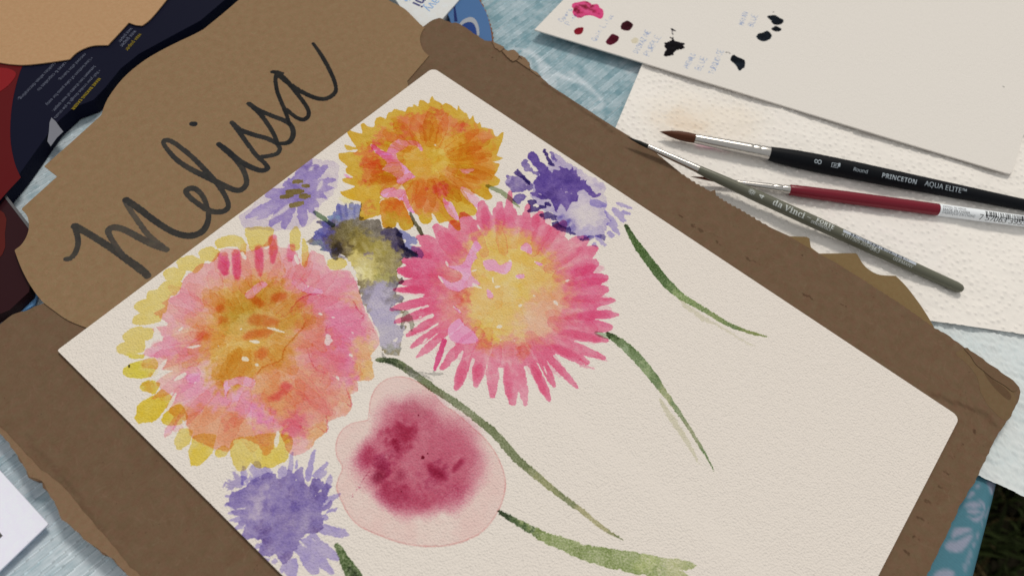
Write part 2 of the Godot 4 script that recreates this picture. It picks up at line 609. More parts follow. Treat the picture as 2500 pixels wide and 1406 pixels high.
func paint_orange_flower(cv: Canvas) -> void:
	var pink := [cv.shape([13.9,62.1,17.9,61,23.7,60.5,21.7,55.4,22.2,49.9,24.8,48.9,28.9,45.1,32.7,45.1,36.5,47.1,35.5,48.1,32.5,47.3,28.7,49.8,29.1,53.5,27.8,57.7,32.5,60.2,39.2,60.8,44.1,62,45.3,61.8,44.7,64.3,43.5,70.1,41,70.6,38.7,68.9,34.7,68.8,30.1,70.2,29.1,65.3,24.6,64.6,19.6,64.3]), cv.shape([40.3,81.4,39.3,79.6,39.7,76.9,41.8,74.5,44.3,74,47.1,71.5,50.7,73.7,55.5,76.5,60.3,78.4,59.1,79.5,56.2,79.5,51.8,77.2,47.2,77.8,45.3,79.6,42.9,81.7]), cv.shape([57.7,43.7,60.4,41.7,62.7,38.5,63.9,39.4,63.2,42.4,62.1,44.4,59.7,44.2]), cv.shape([63.3,62.1,66.7,62.7,68.7,61.7,74.6,64.4,78.7,67.4,75.3,68.3,69.8,67,66.4,64.8]), cv.shape([66,52.2,68,50.4,72.6,50.7,77.3,51.1,80,55.9,75.4,55.6,70.3,54.7])]
	cv.wash([cv.shape([26.9,95.5,31.2,93.8,34,93.6,32.6,96.6,30.1,97.1])], "dcc898", {"s": 2})
	cv.wash(pink, "d987b9", {"e": 0.12, "r": 4.0, "v": 0.3}, [[24.7,61.6,5.7, "d95aa2", 0.8], [18.5,62.4,4.5, "dc4a70", 0.9], [65,62.4,3, "e055a0", 0.9], [73.2,53.9,7.9, "dda3ae", 1.0, 0.7], [72.2,64.8,4.8, "dc9cac", 0.9]])
	cv.wash([cv.shape([18.8,84.4,21,83.9,23.8,83.6,21.6,85.2,20.5,85.7]), cv.shape([26.5,81.1,28.3,79.9,30.4,80.4,28.9,81.2])], "e08cb4", {"e": 0.1})
	var outline := cv.shape([14.1,15.8,16.8,17.4,20.1,16.7,22.4,17,22.5,15.4,23.3,14.6,26.1,14.2,29.4,14.5,30.9,14.8,28.2,11.3,30.3,12.6,33.1,13.2,34.8,13.3,35.7,12.7,39.3,15.2,39.6,13.5,39,11.5,42.5,14.1,44.9,14.6,44.9,12.7,47.8,15,48.9,13.8,51.5,13.2,53.2,12.4,55.5,14,57.8,14.5,57.9,11.4,58.5,9.6,61,13.5,62.7,17.1,64.4,21.5,66.1,24.2,67.7,23.7,69.4,23.2,68.8,25.9,67.1,28.6,69.4,27.9,70.9,27.7,72.9,32.5,73,34.5,75.5,34.9,77.4,35.5,78.7,38.4,77.1,40.8,76.4,42.6,77.3,44.1,80,44.9,81.6,46.2,81.1,48.1,79.5,49.5,76.9,49.8,74.1,49.9,73,50.4,67.9,50.3,65.9,52.3,70.2,54.8,75.4,55.6,79.8,56.3,81.9,58.2,82,60.7,79.9,63.1,78.2,65.6,78.9,67.4,82.5,70.5,82.4,72.3,78.7,72.1,75.1,71.3,74.5,73,72.5,75,69.2,73.8,66.9,73.1,69.1,75.7,69.3,78.5,68.3,80.1,66.2,80.6,63,78.6,60.2,78.3,55.5,76.5,50.7,73.7,47.1,71.5,43.5,70.1,44.6,74.3,45.3,79.6,42.9,83.2,43.4,84.9,46,87.1,48.7,89.9,46.7,94.5,45.5,97.6,43.6,99.1,39.8,94.5,36.7,91,32.7,93.1,28,94,25.3,93.5,26.6,90.8,28.2,86.3,25.1,87.1,21.9,88.2,20.3,87.1,21.3,85,23.6,83.1,21.5,82.9,18.4,83.1,16.4,81,15.9,79.7,12.3,80,8.5,78.6,7.2,77,9.2,74,12.6,70.4,11.9,69,8.6,72.6,4.9,71.7,6.8,70.1,11,68.9,6.9,67.2,2.2,65.5,-1.1,63.7,-0.9,62.5,1.7,62.1,6.2,59.9,3.1,57.5,1.1,56,1.8,54.3,5.1,54.5,7.3,52.7,5.4,50,4.2,48.8,4.4,45.7,7.8,44.4,5.5,41,6.7,39.2,6,36.8,8.5,35.2,11.8,33.9,10.1,31.1,11.8,28.8,11,26.9,14,26.9,11.4,22.8,13.2,21.7,16.5,21.4,14.9,18.4])
	cv.wash([outline], "c99c30", {"e": 0.35, "r": 3.0, "v": 0.22, "cut": pink, "g": 0.1}, [
		[15.7,40.3,4.7, "d9683c", 0.95], [16.4,34.4,3.7, "d9682e", 0.9, 0.6], [20.7,29.3,4.7, "da6834", 0.95, 0.6], [25.5,23.1,4.2, "cb5a26", 0.95, 0.6], [31.9,22.4,4.5, "d06a2a", 0.8], [40.5,21.7,4.7, "dd563a", 0.95], [37.6,17.6,2.7, "bd7e22", 0.8],
		[48.4,21.1,8, "d8742c", 0.9], [52.6,17.2,5.3, "df7038", 0.9], [57.1,29.4,9.7, "d47c2a", 0.95], [67,34.1,8.3, "d0802c", 0.9], [55.4,36.9,7.7, "cf9228", 0.85], [13.9,49.8,3.8, "d06e2e", 0.9, 0.6], [18.5,51.3,3.3, "db6a3c", 0.8, 0.5],
		[14.5,56,4.2, "d5703a", 0.9, 0.6], [16.7,62.1,3.2, "dc5050", 0.95], [17.2,68.1,4.8, "d66f2e", 0.9, 0.6], [24.5,71.5,5.9, "d65e30", 0.95, 0.6], [28.7,77.2,5.5, "cf702e", 0.9, 0.6], [35.7,73.6,5.5, "c98230", 0.9], [8.5,58.6,2.6, "b98c20", 0.7],
		[30.8,35.6,12.6, "d99e4a", 0.95], [43,36.5,8.5, "d9ae54", 0.95, 0.6], [30.2,51.4,7.1, "d99e4c", 0.9], [40.2,54,8.2, "d0983a", 0.95, 0.5], [50.3,48.6,7.6, "dab04e", 0.9],
		[32.9,25.2,8.1, "de7a4c", 0.9], [23.5,36.1,6.7, "dc6f42", 0.9], [22.1,43.7,5.3, "de7050", 0.8], [21.1,46.7,3.7, "dc6a68", 0.8],
		[52.2,62.1,10.5, "de924c", 0.95], [59.2,70.4,9.6, "de8450", 0.95], [59.1,59.5,4.6, "db5460", 0.95], [57.2,48.9,6.9, "de9258", 0.9], [63.3,50.9,6.2, "d9843c", 0.9], [68,43.7,8.1, "d07c2a", 0.95], [75.1,56.8,6, "cca02e", 0.95],
		[34.7,84.7,7.2, "cfa034", 0.9], [29.4,90.6,6, "d2a42e", 0.9], [77.3,43.6,6.8, "c99220", 0.95], [44.3,74,4.3, "ddac7a", 0.9], [79,70.1,3.5, "d98a34", 0.9], [67.3,79.1,4.1, "cb9c20", 0.95], [72.6,72.5,3.5, "d09a2c", 0.9], [42.1,90.6,4.1, "cb7a30", 0.9], [44.4,96.5,3.5, "c08f20", 0.9]])
	# backruns and overlapping strokes
	petal_ring(cv, [43.4,50.8], 13.0, 33.0, 34, ["cf8a2c", "d47638", "c9982e", "d9824a", "c27a24"], 6.0, {"d": 0.26, "e": 0.5, "r": 4.0})
	for q in [[33.2,47.4], [51,45.6], [53.8,60.7], [48.1,29.8]]:
		bloom(cv, q, rng.randf_range(6.0, 10.0), ["d8a858", "d99650"][rng.randi() % 2], {"d": 0.2, "e": 0.8, "r": 7.0, "v": 0.4})
	cv.wash([cv.shape([34.4,57.4,38.1,55,40.9,51.4,43.8,49.7,44.3,45.3,47.1,42.7,47.2,38.6,46.1,30.6,50.2,31.8,57.8,32.8,62,36.8,59.6,39.9,54.5,41.7,50.3,43.7,47,46.7,45.4,53.1,41.4,56.8,40,61,37.3,59.7])], "dcc38a", {"d": 0.55, "e": 0.5, "r": 6.0})
	cv.wash([cv.shape([27.7,56.8,28.4,51.1,32,46.8,37.4,47.7,37.8,51.4,42.3,48.1,45.4,43.3,46.2,37.5,47,30.7,43.7,28.7,38.6,32.4,35.5,37.4,33.2,41.6,30.2,43.3])], "e2cfa4", {"d": 0.4, "e": 0.9, "r": 6.0})
	cv.wash([cv.shape([32.5,72.7,35.7,69.8,39.5,69.1,41.5,71.9,39.3,75,35.5,75.7]), cv.shape([20.3,76.4,21.5,72.4,25.5,68.7,30.2,67.2,28.8,70.4,24.8,74.1])], "dba070", {"d": 0.7, "e": 0.5, "r": 5.0})
	cv.wash(cv.petal_list([47.5,61.7,61.5,78.2,6.4,52.7,56.9,65.3,73,7,59.9,56,68.6,60.9,4,63.1,65.9,78.2,69.2,4.8], 0.5), "e0a67c", {"d": 0.55, "e": 0.5, "r": 3.0})
	cv.wash([cv.shape([43.2,84.2,44.4,81.7,45.7,78.5,49,78,51.7,77.1,54.2,78.8,58,80.5,62.7,82.4,65.2,84.6,64.5,88.3,62.2,89.6,57.9,88,59,90,58.3,92.2,54.9,94.8,51.8,92.4,48.5,90,45,86.2])], "cf7a22", {"e": 0.55, "r": 4.0, "v": 0.3, "wet": 0.92}, [[50,80.7,5.4, "d4601c", 0.95], [55.7,89.6,7, "b98618", 0.95], [62.4,85.3,4.1, "c0901c", 0.95]])
	cv.wash(cv.petal_list([41.1,82.5,43.6,82.4,1,37.8,40.3,39.4,40.4,1,49,90.5,55.4,95.9,1,66.5,73.2,69.1,74.8,1,57.9,88.1,59.7,89.1,0.7], 0.4), "d2c9bd", {"wet": 0.9, "e": 0.0})

func paint_pink_flower(cv: Canvas) -> void:
	var petals := cv.petal_list([102.8,61.2,85.6,36.9,4.3,99.5,64.2,85.5,46.2,7,96.2,67.2,78.7,51.5,7.3,94.1,71.6,77.3,62.1,8.6,91.4,77.5,76.5,69.7,7.8,88.2,80.5,71.9,76.8,7.7,89.4,84.1,70.2,88.2,7.2,90.7,87.7,73.1,94.8,6.3,92.5,92.9,74.5,102,7.8,94.2,95.9,76.5,107.1,6.9,96,98.9,81.6,111.5,5,98.7,100.9,82.7,116.3,4.1,102,103.4,87.7,123.9,4.5,105.2,106,94.4,127.5,3.9,108.4,108.5,102.8,128.8,4,111.6,110.9,107.9,131.8,3.7,114.2,112.8,113.3,133.6,3.8,122.9,113.3,124.7,130.8,4.4,126.9,113.8,135.2,133.6,5,132,111.4,140.2,127.2,5.2,135.5,109.2,148.8,126.4,5.2,141.1,106.3,157.8,123.2,5.6,143.7,104.1,162.3,119.3,5,146.8,100.3,168.6,111.4,4.3,148.9,96.4,166.2,105,3.7,151,94.6,173.7,99.4,3.4,150.7,90.8,170.6,86.6,5.4,151.3,87.2,174.8,80.5,5.1,150.5,82.7,170.6,72.2,5.5,150.2,78.8,168.4,65.8,6.7,147.8,74.5,166.1,58,5.3,145.9,70.8,160.3,52.4,5.4,142.9,66.9,155.1,50.3,7.6,139.3,62.2,151.8,45.6,7.7,135.7,58.7,143.3,41.4,7.8,132,55.1,138.5,35.1,7.6,125.5,53.9,130.8,33.6,8.7,119.5,54.6,117.1,33.1,8.2,112.8,54.6,105.1,36.4,7.1,107.8,55.5,97.1,37.2,4.7,105,58,93.2,44.7,6.4], 0.3, 1.0)
	petals.append(cv.shape([89.4,84.1,88.5,74.2,89.3,64.9,93.6,57.3,99.2,52.2,104.2,46.3,112.7,42.4,123.9,42,133.8,45.2,141.3,49,146.9,55.4,151.9,62.1,155.2,67.9,156.9,74.9,157.1,82.1,155.7,89.4,152.9,97,149.1,103.2,144.5,108.3,138.4,112.7,131.9,115.4,123.9,116.5,116.8,115.7,110,113.4,103.2,109.9,95.6,105.8,89.5,100.2,87.5,92.8], true))
	petals.append(cv.shape([91.1,68.2,90.9,54.1,97.9,45.8,104.7,42.1,113.8,40.1,125.1,41,136.6,43.9,145.1,47.9,151.2,53.8,156.1,60.6,159.6,67.2,160,74.3,159,83.5,156.5,93.8,152.6,102.2,146.9,110.1,137.8,116.1,126.9,117.9,112.6,116.2,101.1,111.8,92.5,108.6,86.3,103,82.5,92.7,83.7,82.1], true))
	var lilac := [cv.shape([91.1,90.5,93,89.2,96.2,85.2,94.9,80.3,93,74.9,92.3,70.7,97,72.2,97,76.1,99.2,77.6,99.6,81.9,103.3,86.7,109.8,87.6,105.7,93.7,104.8,97.1,100.8,99,96.5,98.4,93,96.8,95.4,96.2,99.1,96,101.5,91.1,99,88.8,94.6,89.9]), cv.shape([102.3,77.2,105.9,73,109.8,73.7,111.6,68.3,114.3,71,114.5,76,109.4,78.3,106,79.9]), cv.shape([118.4,73.3,120.7,70.2,122.5,71.6,120.3,74.1]), cv.shape([113.3,87.6,115.2,87.2,118.4,88.7,116.8,90.9]), cv.shape([113.7,114.3,113.5,109,114.7,107.1,118.3,108.1,122.9,108,127.6,110.2,124.4,115,118.5,117.7]), cv.shape([110.4,55.8,114.9,56.3,116.5,59.4,112.6,60.2,110.7,60.1]), cv.shape([119.9,61.3,124.1,59.9,123.4,61.9]), cv.shape([107.3,104.1,111,104,113.6,104.9,111,105.1])]
	cv.wash(lilac, "d996b4", {"e": 0.12, "r": 3.0})
	cv.wash(petals, "dd6c86", {"e": 0.12, "r": 3.0, "v": 0.3, "cut": lilac, "g": 0.14}, [
		[89.5,100.2,20.2, "dc5a7e", 0.9], [97.3,108.7,13.6, "da5a7c", 0.8], [108.5,111.6,9.6, "d85a78", 0.8], [79.6,101.1,7.1, "d85078", 0.8], [91.8,52.7,11.9, "dd6a88", 0.8], [83.7,68.8,10, "dc5f78", 0.7],
		[125.6,46.6,9.9, "df8a92", 0.8], [115.6,46,10, "dd7488", 0.8], [145,50.3,10.4, "db5880", 0.8], [157.9,65.5,10.7, "db5e82", 0.8], [155.8,78,10.4, "de7d90", 0.8], [141.4,114,10.6, "df929c", 0.85], [132.9,116.6,6.4, "dd8c98", 0.8], [149.6,103.8,10.7, "db6680", 0.7], [140,126.8,17.9, "dd7088", 0.6], [160,116.8,8.2, "e08698", 0.7],
		[119.9,81.9,33.3, "dd8c76", 0.8, 0.7],
		[104,67.3,16.3, "d4b45e", 1.0, 0.6], [117.8,67.9,16.8, "d2b058", 1.0, 0.6], [118.9,80.6,18.7, "d4b262", 1.0, 0.6], [119.9,92.9,14.4, "d8ae68", 1.0, 0.6], [130.3,93.3,12.7, "dcb368", 0.95, 0.5], [127,104.5,6.6, "d8ae4e", 0.95], [99.3,82.2,6.4, "d8b060", 0.95], [128.6,65,11.1, "dcaa62", 0.9], [138.5,71.9,10, "de9872", 0.85], [139.7,84.9,12, "e0a585", 0.9], [102.5,74.6,4.8, "ddb070", 0.6],
		[144.3,99.5,4.3, "d9604c", 0.7], [129.5,109.5,4.3, "da6a4a", 0.8], [107.8,98.3,4.6, "d85a4c", 0.7]])
	cv.wash(cv.petal_list([116.2,119.2,123,132.8,2.5], 0.2, 0.8), "cf2f63", {"d": 0.75, "e": 0.3})
	petal_ring(cv, [122.6,82.1], 24.0, 45.0, 34, ["d95a7c", "dc7088", "db6680", "e08c98"], 6.5, {"d": 0.16, "e": 0.3, "r": 4.0})
	for q in [[105.7,75.1], [129.6,71.5], [129.3,91.7], [114.3,91], [114.1,58.3]]:
		bloom(cv, q, rng.randf_range(7.0, 12.0), ["d8b878", "dcac80"][rng.randi() % 2], {"d": 0.18, "e": 0.6, "r": 7.0, "v": 0.4})
	# paler streaks lifted out between the rays, and darker second strokes
	cv.wash(cv.petal_list([121.1,55.5,121.2,34.6,2.1,127.1,56,131.3,35.4,2,131.4,57.9,137.7,40.4,1.7,146.3,73.7,157.5,62.6,1.8,151.1,80,162.6,71.9,1.9,151.8,87.8,164.3,84.8,1.7,133,110.5,141.6,120.6,2.7,140.6,105.8,151,116.2,1.5,144.8,101.1,158.6,108.6,1.4,106.1,58.2,97.9,45.8,2,113.3,52.9,109.8,37.4,1.7,97.8,64.5,88,52.3,1.4], 0.2, 0.3), "e3b0a8", {"wet": 0.35, "s": 2})
	cv.wash(cv.petal_list([137.4,54.8,146.4,42.1,5.1,140.4,60.1,152,47.5,4.2,145.5,65.6,159,53.6,3.8,149.3,75.3,163.3,60.7,4.2,152.6,81.9,167.7,74.2,3.9,152.6,91.1,166.7,86.8,3.5,134.8,117.8,140,125.8,3.3,144.4,110.3,155.5,121.7,3.3,152.1,103.6,166.1,110.6,3.2,129.8,121.2,135,132.1,3.1,98.3,60.5,88.1,48.3,4.5,92.1,62.4,81.9,52.8,4.6,108.2,46.4,104.1,38.8,4.6,92.4,106.5,84.1,115,3.3,87.3,102.1,77.9,106.6,4.7,83.1,92.2,75.3,94.5,4.7,101.8,117.6,95.7,126.1,2.7,107,119.2,103.5,127.4,2.6], 0.25, 0.4), "da5578", {"d": 0.25, "s": 1, "r": 4.0})
	cv.wash(cv.petal_list([115.5,84.4,117,82.3,1.3,129.6,99.5,130.5,97.3,1.7,129.9,85,130.5,83.2,1.4,140,71.9,142.7,72.8,1.7,101.9,85.1,103.4,82.9,1,111.2,69.3,111.9,68.3,1.4,93.9,109.6,94.4,108.4,1.1,137.7,60.3,138.8,58.4,1.2,106.6,89.9,110.3,89.3,1.5,109.5,89.5,111.3,88.9,1.1,89.6,88.9,91.9,90.1,1.2,92.5,97,96.5,98.4,1,87.1,63.5,89.7,64.8,1.1,111.1,80.8,113.5,83.1,0.7,139.2,99.7,139.6,99.1,0.6,134.5,103.7,134.7,102.9,0.6,131.1,76.3,132.4,75.6,0.7,110.1,123.6,110.4,126.9,1,100.4,119,101.1,117.3,0.9,156.6,100.6,159.9,102.6,0.8], 0.5, 0.5), "d6cdc2", {"wet": 0.85, "e": 0.0, "r": 2.0})
	cv.wash(cv.petal_list([168,89.7,174.2,87.2,1.2,166.4,87.6,171,87,0.8,170.7,83,176.1,80.1,0.8], 0.2), "dd8a98", {"d": 0.7, "dry": 0.5, "e": 0.1})

func paint_big_flower(cv: Canvas) -> void:
	# lemon petals round the rim
	var rim := cv.petal_list([11.4,156,3.4,159.3,7.3,10.7,164.4,0.1,168.2,7.6,9.1,172.9,1.1,176.7,7.7,12.8,177.7,5.1,181.7,7.6,13.4,183.8,5.1,188.8,7.2,15.7,186.6,6.1,195.9,7.3,17.7,190.8,10.3,199.7,7.1,22.2,199,13.4,206.4,7,24.4,204.4,17.5,212.9,7,28.3,207.4,24,211.4,2.2,35.7,206.6,28.9,217.7,8.6,44.1,212.6,37.6,215.6,5,49.5,211.5,49,226.5,9.9,59.9,211.6,58.1,220.4,8.1,66.5,215.9,70.9,223,5.9,73.5,212.8,82,222,9.2,83.8,210.7,84.5,215.4,4.6,85.7,204.2,96.3,211.8,9.5,93.6,195.4,102.2,205.8,15.7,34.3,130.6,24.9,121.4,4.9], 0.3, 0.8)
	rim.append(cv.shape([4.3,151.2,4.7,147.4,7.5,143.5,11.2,142.2,16,143.2,19.9,147.4,17.3,147.6,14,146.6,10,150.2,8.4,153]))
	rim.append(cv.shape([8.7,137.3,17,129.1,20.4,131,24.1,136.1,22.2,139,20.7,144,15.1,141.6]))
	rim.append(cv.shape([32.3,124.1,34.9,124.2,40.5,127.7,44.7,133.1,42.3,133.5]))
	rim.append(cv.shape([49.3,124.4,53.2,119.3,57.8,120.1,57.1,124.1,53.7,127.1]))
	cv.wash(rim, "cdb766", {"e": 0.45, "r": 3.0, "v": 0.2}, [[32.7,214.5,10, "c9b838", 0.9], [50.4,219.9,11.1, "cfb030", 0.9], [40.9,213.7,4.6, "c9962f", 0.9], [79.4,219.3,8.5, "d2b43a", 0.7], [40.9,130,6.3, "dba860", 0.7], [100.3,203.2,9.2, "d6b84a", 0.7]])
	var lilac := [cv.shape([64.6,195.7,61.2,192.8,65.9,186.5,70.6,184.7,72,187.8,66.3,190.7,65.6,194.5,68.4,198.1]), cv.shape([48.4,202.1,48.9,199.5,51.1,197.4,54.1,199.5,51.8,202.6]), cv.shape([35.7,160.5,35.3,156.6,36.1,151.2,39.5,150.9,39,153.8,39.8,159.3,37.8,161.8]), cv.shape([46.1,143.4,47.6,139.3,52.8,139.7,58.9,136.8,60.3,139.2,54,142.9])]
	cv.wash(lilac, "d396b2", {"e": 0.15, "r": 4.0, "v": 0.3})
	var body := cv.shape([10.1,173.2,9.7,168.5,9,163,12.1,160.6,9.8,154.4,10.3,151,13.4,148.5,18,146.1,20,143.6,22.2,140.3,20.9,133.3,21.4,131.8,27.1,134.5,31.2,132.1,35.8,130.9,38.2,131.8,43.6,134.2,39.7,125.7,42.7,125.1,46.5,124.3,52.6,127.3,55.7,126.1,59.9,122,64.6,123.2,69.5,125,78.4,130.7,84,133,88.7,134.8,95.7,137.9,97.5,141,97.8,145.5,105.9,151.4,104.9,154.8,101.8,157.5,105.2,160.1,104.5,163.7,108,166.7,109.6,169.7,108,173.1,106.1,177.8,108.7,181.2,107.8,186.6,108.9,188.6,107.2,194.4,103.4,196.7,93.5,192.6,98.2,199.5,97.5,203.5,92.5,202,86.3,203.8,83.8,207.1,86.3,210.3,84.2,212.7,81.4,213.9,76.7,215.4,71,216.9,64.7,214.5,60.5,212.1,62.9,219,63.4,223.7,60.2,221.4,58.8,215.8,54.3,216,49.9,209,49.5,211.5,45.8,217.3,45.4,211.9,41.3,211.3,41.7,205.3,43.3,202.9,38.4,206.5,36.3,207.6,37.1,202,34.8,202.9,27.6,207.3,26.3,202.7,27.6,198.4,26.8,196.6,21.9,197.5,20,197.1,23.1,192.9,22.2,191.5,16.1,192.2,14.5,191.9,15.7,186.6,12.8,187.1,14.2,180.9,14.6,179.1])
	cv.wash([body], "dc9c98", {"e": 0.3, "d": 0.92, "r": 3.5, "v": 0.3, "cut": lilac, "g": 0.12}, [
		[17.5,167.8,14.6, "d98c8c", 0.85], [18.9,177.7,11, "dc9298", 0.8], [27.2,167.9,11.9, "dba688", 0.85], [24.2,155.4,10.5, "d9a296", 0.8], [26.1,188,10.6, "dc8e98", 0.85], [34.2,187.8,9.7, "dba47c", 0.8], [32,199.9,9.5, "da90a4", 0.9], [39.6,202.1,7, "d8a080", 0.8], [40.5,184.5,8.9, "dc9a6c", 0.8], [35.6,168.9,9.2, "d98c80", 0.8], [41.2,190.6,6.4, "db828e", 0.8],
		[53.1,135.9,13.1, "d88496", 0.85], [42.1,135.5,11.5, "d88c9a", 0.85], [62,127.9,7.9, "da7f94", 0.9], [31.1,142.8,8, "dba09c", 0.7],
		[65.5,141,12.7, "d8808e", 0.9], [77.8,142.1,12.5, "df7c96", 0.95], [84.9,151,12.1, "df7e94", 0.95], [94.5,156,8.7, "e2789a", 0.95], [87.2,162.4,11.8, "de7c80", 0.9], [66.9,151.8,9.1, "ce7c58", 0.9], [75,156.2,9.7, "dc806e", 0.9],
		[77.5,178.5,14.7, "dc9a70", 0.95], [88.8,174,14.6, "df9c80", 0.95], [93.7,183.3,12.7, "de8e80", 0.9], [82.6,187.7,11.3, "dc9c70", 0.9], [99,173.5,10.6, "df8c76", 0.9], [93.5,144.5,7.3, "dfa26c", 0.95], [101.8,150.7,7.9, "dca264", 1.0], [104.4,165.7,6.9, "dc9672", 0.9], [107.5,183.4,8.1, "d9925c", 0.9], [97.1,187.4,7.4, "d0566a", 0.9], [72.8,129.6,5.2, "dc8a6a", 0.8],
		[62,202.6,10.5, "dc96a2", 0.9], [70.6,195.1,8.3, "d988a6", 0.95], [79.1,195.9,8.9, "da88aa", 0.95], [88,195.2,6.6, "d8709c", 0.95], [53.2,201.9,6.9, "d687a2", 0.8], [66.6,210.8,6.6, "dc8860", 0.95, 0.6], [74.8,206.8,10.2, "dd9674", 0.95, 0.6], [83.5,203.2,8.7, "df9674", 0.95, 0.6], [93.7,199.2,6.5, "df8c6c", 0.95, 0.5], [77.4,203.5,3.7, "d96a58", 0.6], [97.9,193.7,4.4, "dba45a", 0.9], [57.2,213,5.2, "d99452", 0.9], [62.4,220.5,4.3, "df9cae", 1.0],
		[45.7,163.5,21.7, "d19c48", 0.9, 0.5], [40.9,165.4,12.6, "c2923c", 0.9], [43.6,155.7,11.1, "c48e38", 0.95, 0.5], [45.2,171,12.3, "b9983a", 0.9], [55.8,166.3,14.7, "c29440", 0.95], [49.4,182.3,12.8, "d2a352", 0.9], [59.2,177,13.5, "cf9c42", 0.95], [55.4,154.8,10.9, "c8944a", 0.95], [60.1,187.3,10.1, "c98c34", 0.95, 0.5], [66.4,170.6,10.4, "cc9040", 0.95]])
	petal_ring(cv, [55.6,171.1], 27.0, 47.0, 38, ["dc96a0", "db8a92", "dd9a80", "df8f9c", "dc8878"], 7.0, {"d": 0.24, "e": 0.5, "r": 4.0})
	petal_ring(cv, [51.4,170.6], 11.0, 30.0, 26, ["d4a86c", "cfa05c", "c99a48", "d8a080", "c4983c"], 7.0, {"d": 0.22, "e": 0.45, "r": 5.0})
	for q in [[49.6,148.8], [32.4,175.1], [83.3,181.2], [58.7,188.1], [79.1,152.4], [41.4,190.8], [28.6,144.6], [87.9,169.8], [47.7,172.3]]:
		bloom(cv, q, rng.randf_range(7.0, 13.0), ["dfa890", "d8a070", "dc96a4"][rng.randi() % 3], {"d": 0.16, "e": 0.9, "r": 7.0, "v": 0.4})
	# second layer: a rosy glaze spreading over the right side with a dark drying line
	cv.wash([cv.shape([55.9,153.2,54.8,147.1,56.9,141.5,62.2,138,67.9,133.6,70.4,131.7,76,132.2,81.7,133.9,83,137.4,88.5,138.5,89.9,136.1,92.8,142.8,97.6,145.4,97.2,151.4,101.9,153.9,100.2,156.5,104.6,160.2,101.5,162.9,107.2,166.4,101.6,168.1,105.1,173.4,104.1,177.3,108.2,180.8,103.1,182.2,102.1,186.1,97.7,186.9,92.9,191.1,83.3,190.2,75.9,188.5,70.6,186.7,68.4,181.1,69.8,176.6,71.2,170.9,67.9,166,67.5,160.6,66.5,154.5,60.6,150.2,59.6,153.5])], "dfa8a0", {"d": 0.38, "e": 1.3, "r": 9.0, "v": 0.4}, [[78.2,148.8,18.9, "e0a0b4", 0.9], [81.8,182.2,15.3, "dfb494", 0.9], [63.4,154.9,9.1, "cfa080", 0.8]])
	cv.wash([cv.shape([62.2,211.7,65,207.7,70.1,203,77.9,198.5,83.8,198.9,92.2,201.6,92.9,205.8,85.8,205.1,85.5,210.2,81.9,213.5,76.5,216.1,72.1,216.9,64.7,214.5])], "dfb090", {"d": 0.35, "e": 0.7, "r": 4.0})
	cv.wash([cv.shape([71.6,189,71.8,184,78.1,178,85.9,173.3,95,171.8,98,177.5,94.8,183.3,90.6,189,85.6,190.3,79.4,190.6])], "e0bc98", {"d": 0.25, "e": 0.8, "r": 8.0})
	cv.wash(cv.petal_list([11.7,153.1,21.8,160.2,4.5,14.8,148.3,27.9,157.9,3.6,20.7,140.3,33.2,150.2,4,21,131.9,32.7,141.6,3.5,30.9,129.7,37.8,135.5,3.5], 0.4, 0.8), "d45c84", {"s": 1, "d": 0.8, "v": 0.4}, [[17.6,157.5,5.3, "d0407a", 0.9], [23.4,133.8,5.5, "dd6a58", 0.9], [33.9,132.4,5.4, "dc90a0", 0.9], [11.3,152.8,3.6, "de6a50", 0.8], [14.9,148.2,2.7, "de6a50", 0.8]])
	cv.wash(cv.petal_list([46.7,167.4,57.1,160.4,5.3,51.7,174.6,58.7,164.9,4.4,39,159.8,46.5,159.2,3.3,46,154.7,50.5,149.4,4.7,32.4,174.1,34.6,171,3.7,37.7,176.5,40.5,173.8,3.2,60.9,175.6,64.9,174.2,4.8,36.5,186.9,41.1,184,4.2], 0.6, 0.6), "d8664a", {"s": 2, "d": 0.5, "v": 0.4})
	cv.wash(cv.petal_list([80.2,180,83.2,176.7,3.8,80.9,186.2,83.9,179.3,2.8,81.6,185,84.4,183.6,1.8], 0.5, 0.5), "d4506a", {"s": 2, "d": 0.65})
	cv.wash(cv.stroke([65.7,152.8,0.5,67.3,158.4,0.7,67.7,163.8,0.6,68.3,166.8,0.6,71.3,172,0.7,69.8,175.5,0.6,68.3,179,0.8,69.1,182.6,0.4]), "c0702c", {"d": 0.3, "r": 5.0, "s": 0})
	cv.wash(cv.stroke([56.2,152.9,0.4,55.3,146.4,0.6,57.5,141,0.8,61.7,138.5,0.5]) + cv.stroke([73.5,131.4,0.4,77,133.2,0.5,81.5,133.8,0.6,82.5,135.6,0.3]) + cv.stroke([73.3,147.3,0.3,75.4,150.1,0.5,79.1,150.9,0.5,81.2,154.2,0.3]) + cv.stroke([75.3,160.6,0.3,80.8,163.6,0.4,86.1,165,0.4,83.1,167.3,0.3]) + cv.stroke([86.6,167.5,0.3,89.6,165.8,0.4,90.8,167.9,0.3]) + cv.stroke([96.4,162,0.2,102.1,163.4,0.4,108,166.7,0.5,104.4,167.7,0.3,99.1,168.7,0.2]) + cv.stroke([103.2,176,0.4,106.9,178.9,0.5,108.5,181.5,0.5,103.9,182,0.4,103.1,185.2,0.4,98.2,186.4,0.3]) + cv.stroke([87.8,136.8,0.3,89.9,136.1,0.3,93.3,137.8,0.2]), "bf4258", {"d": 0.32, "r": 4.0, "e": 0.1})
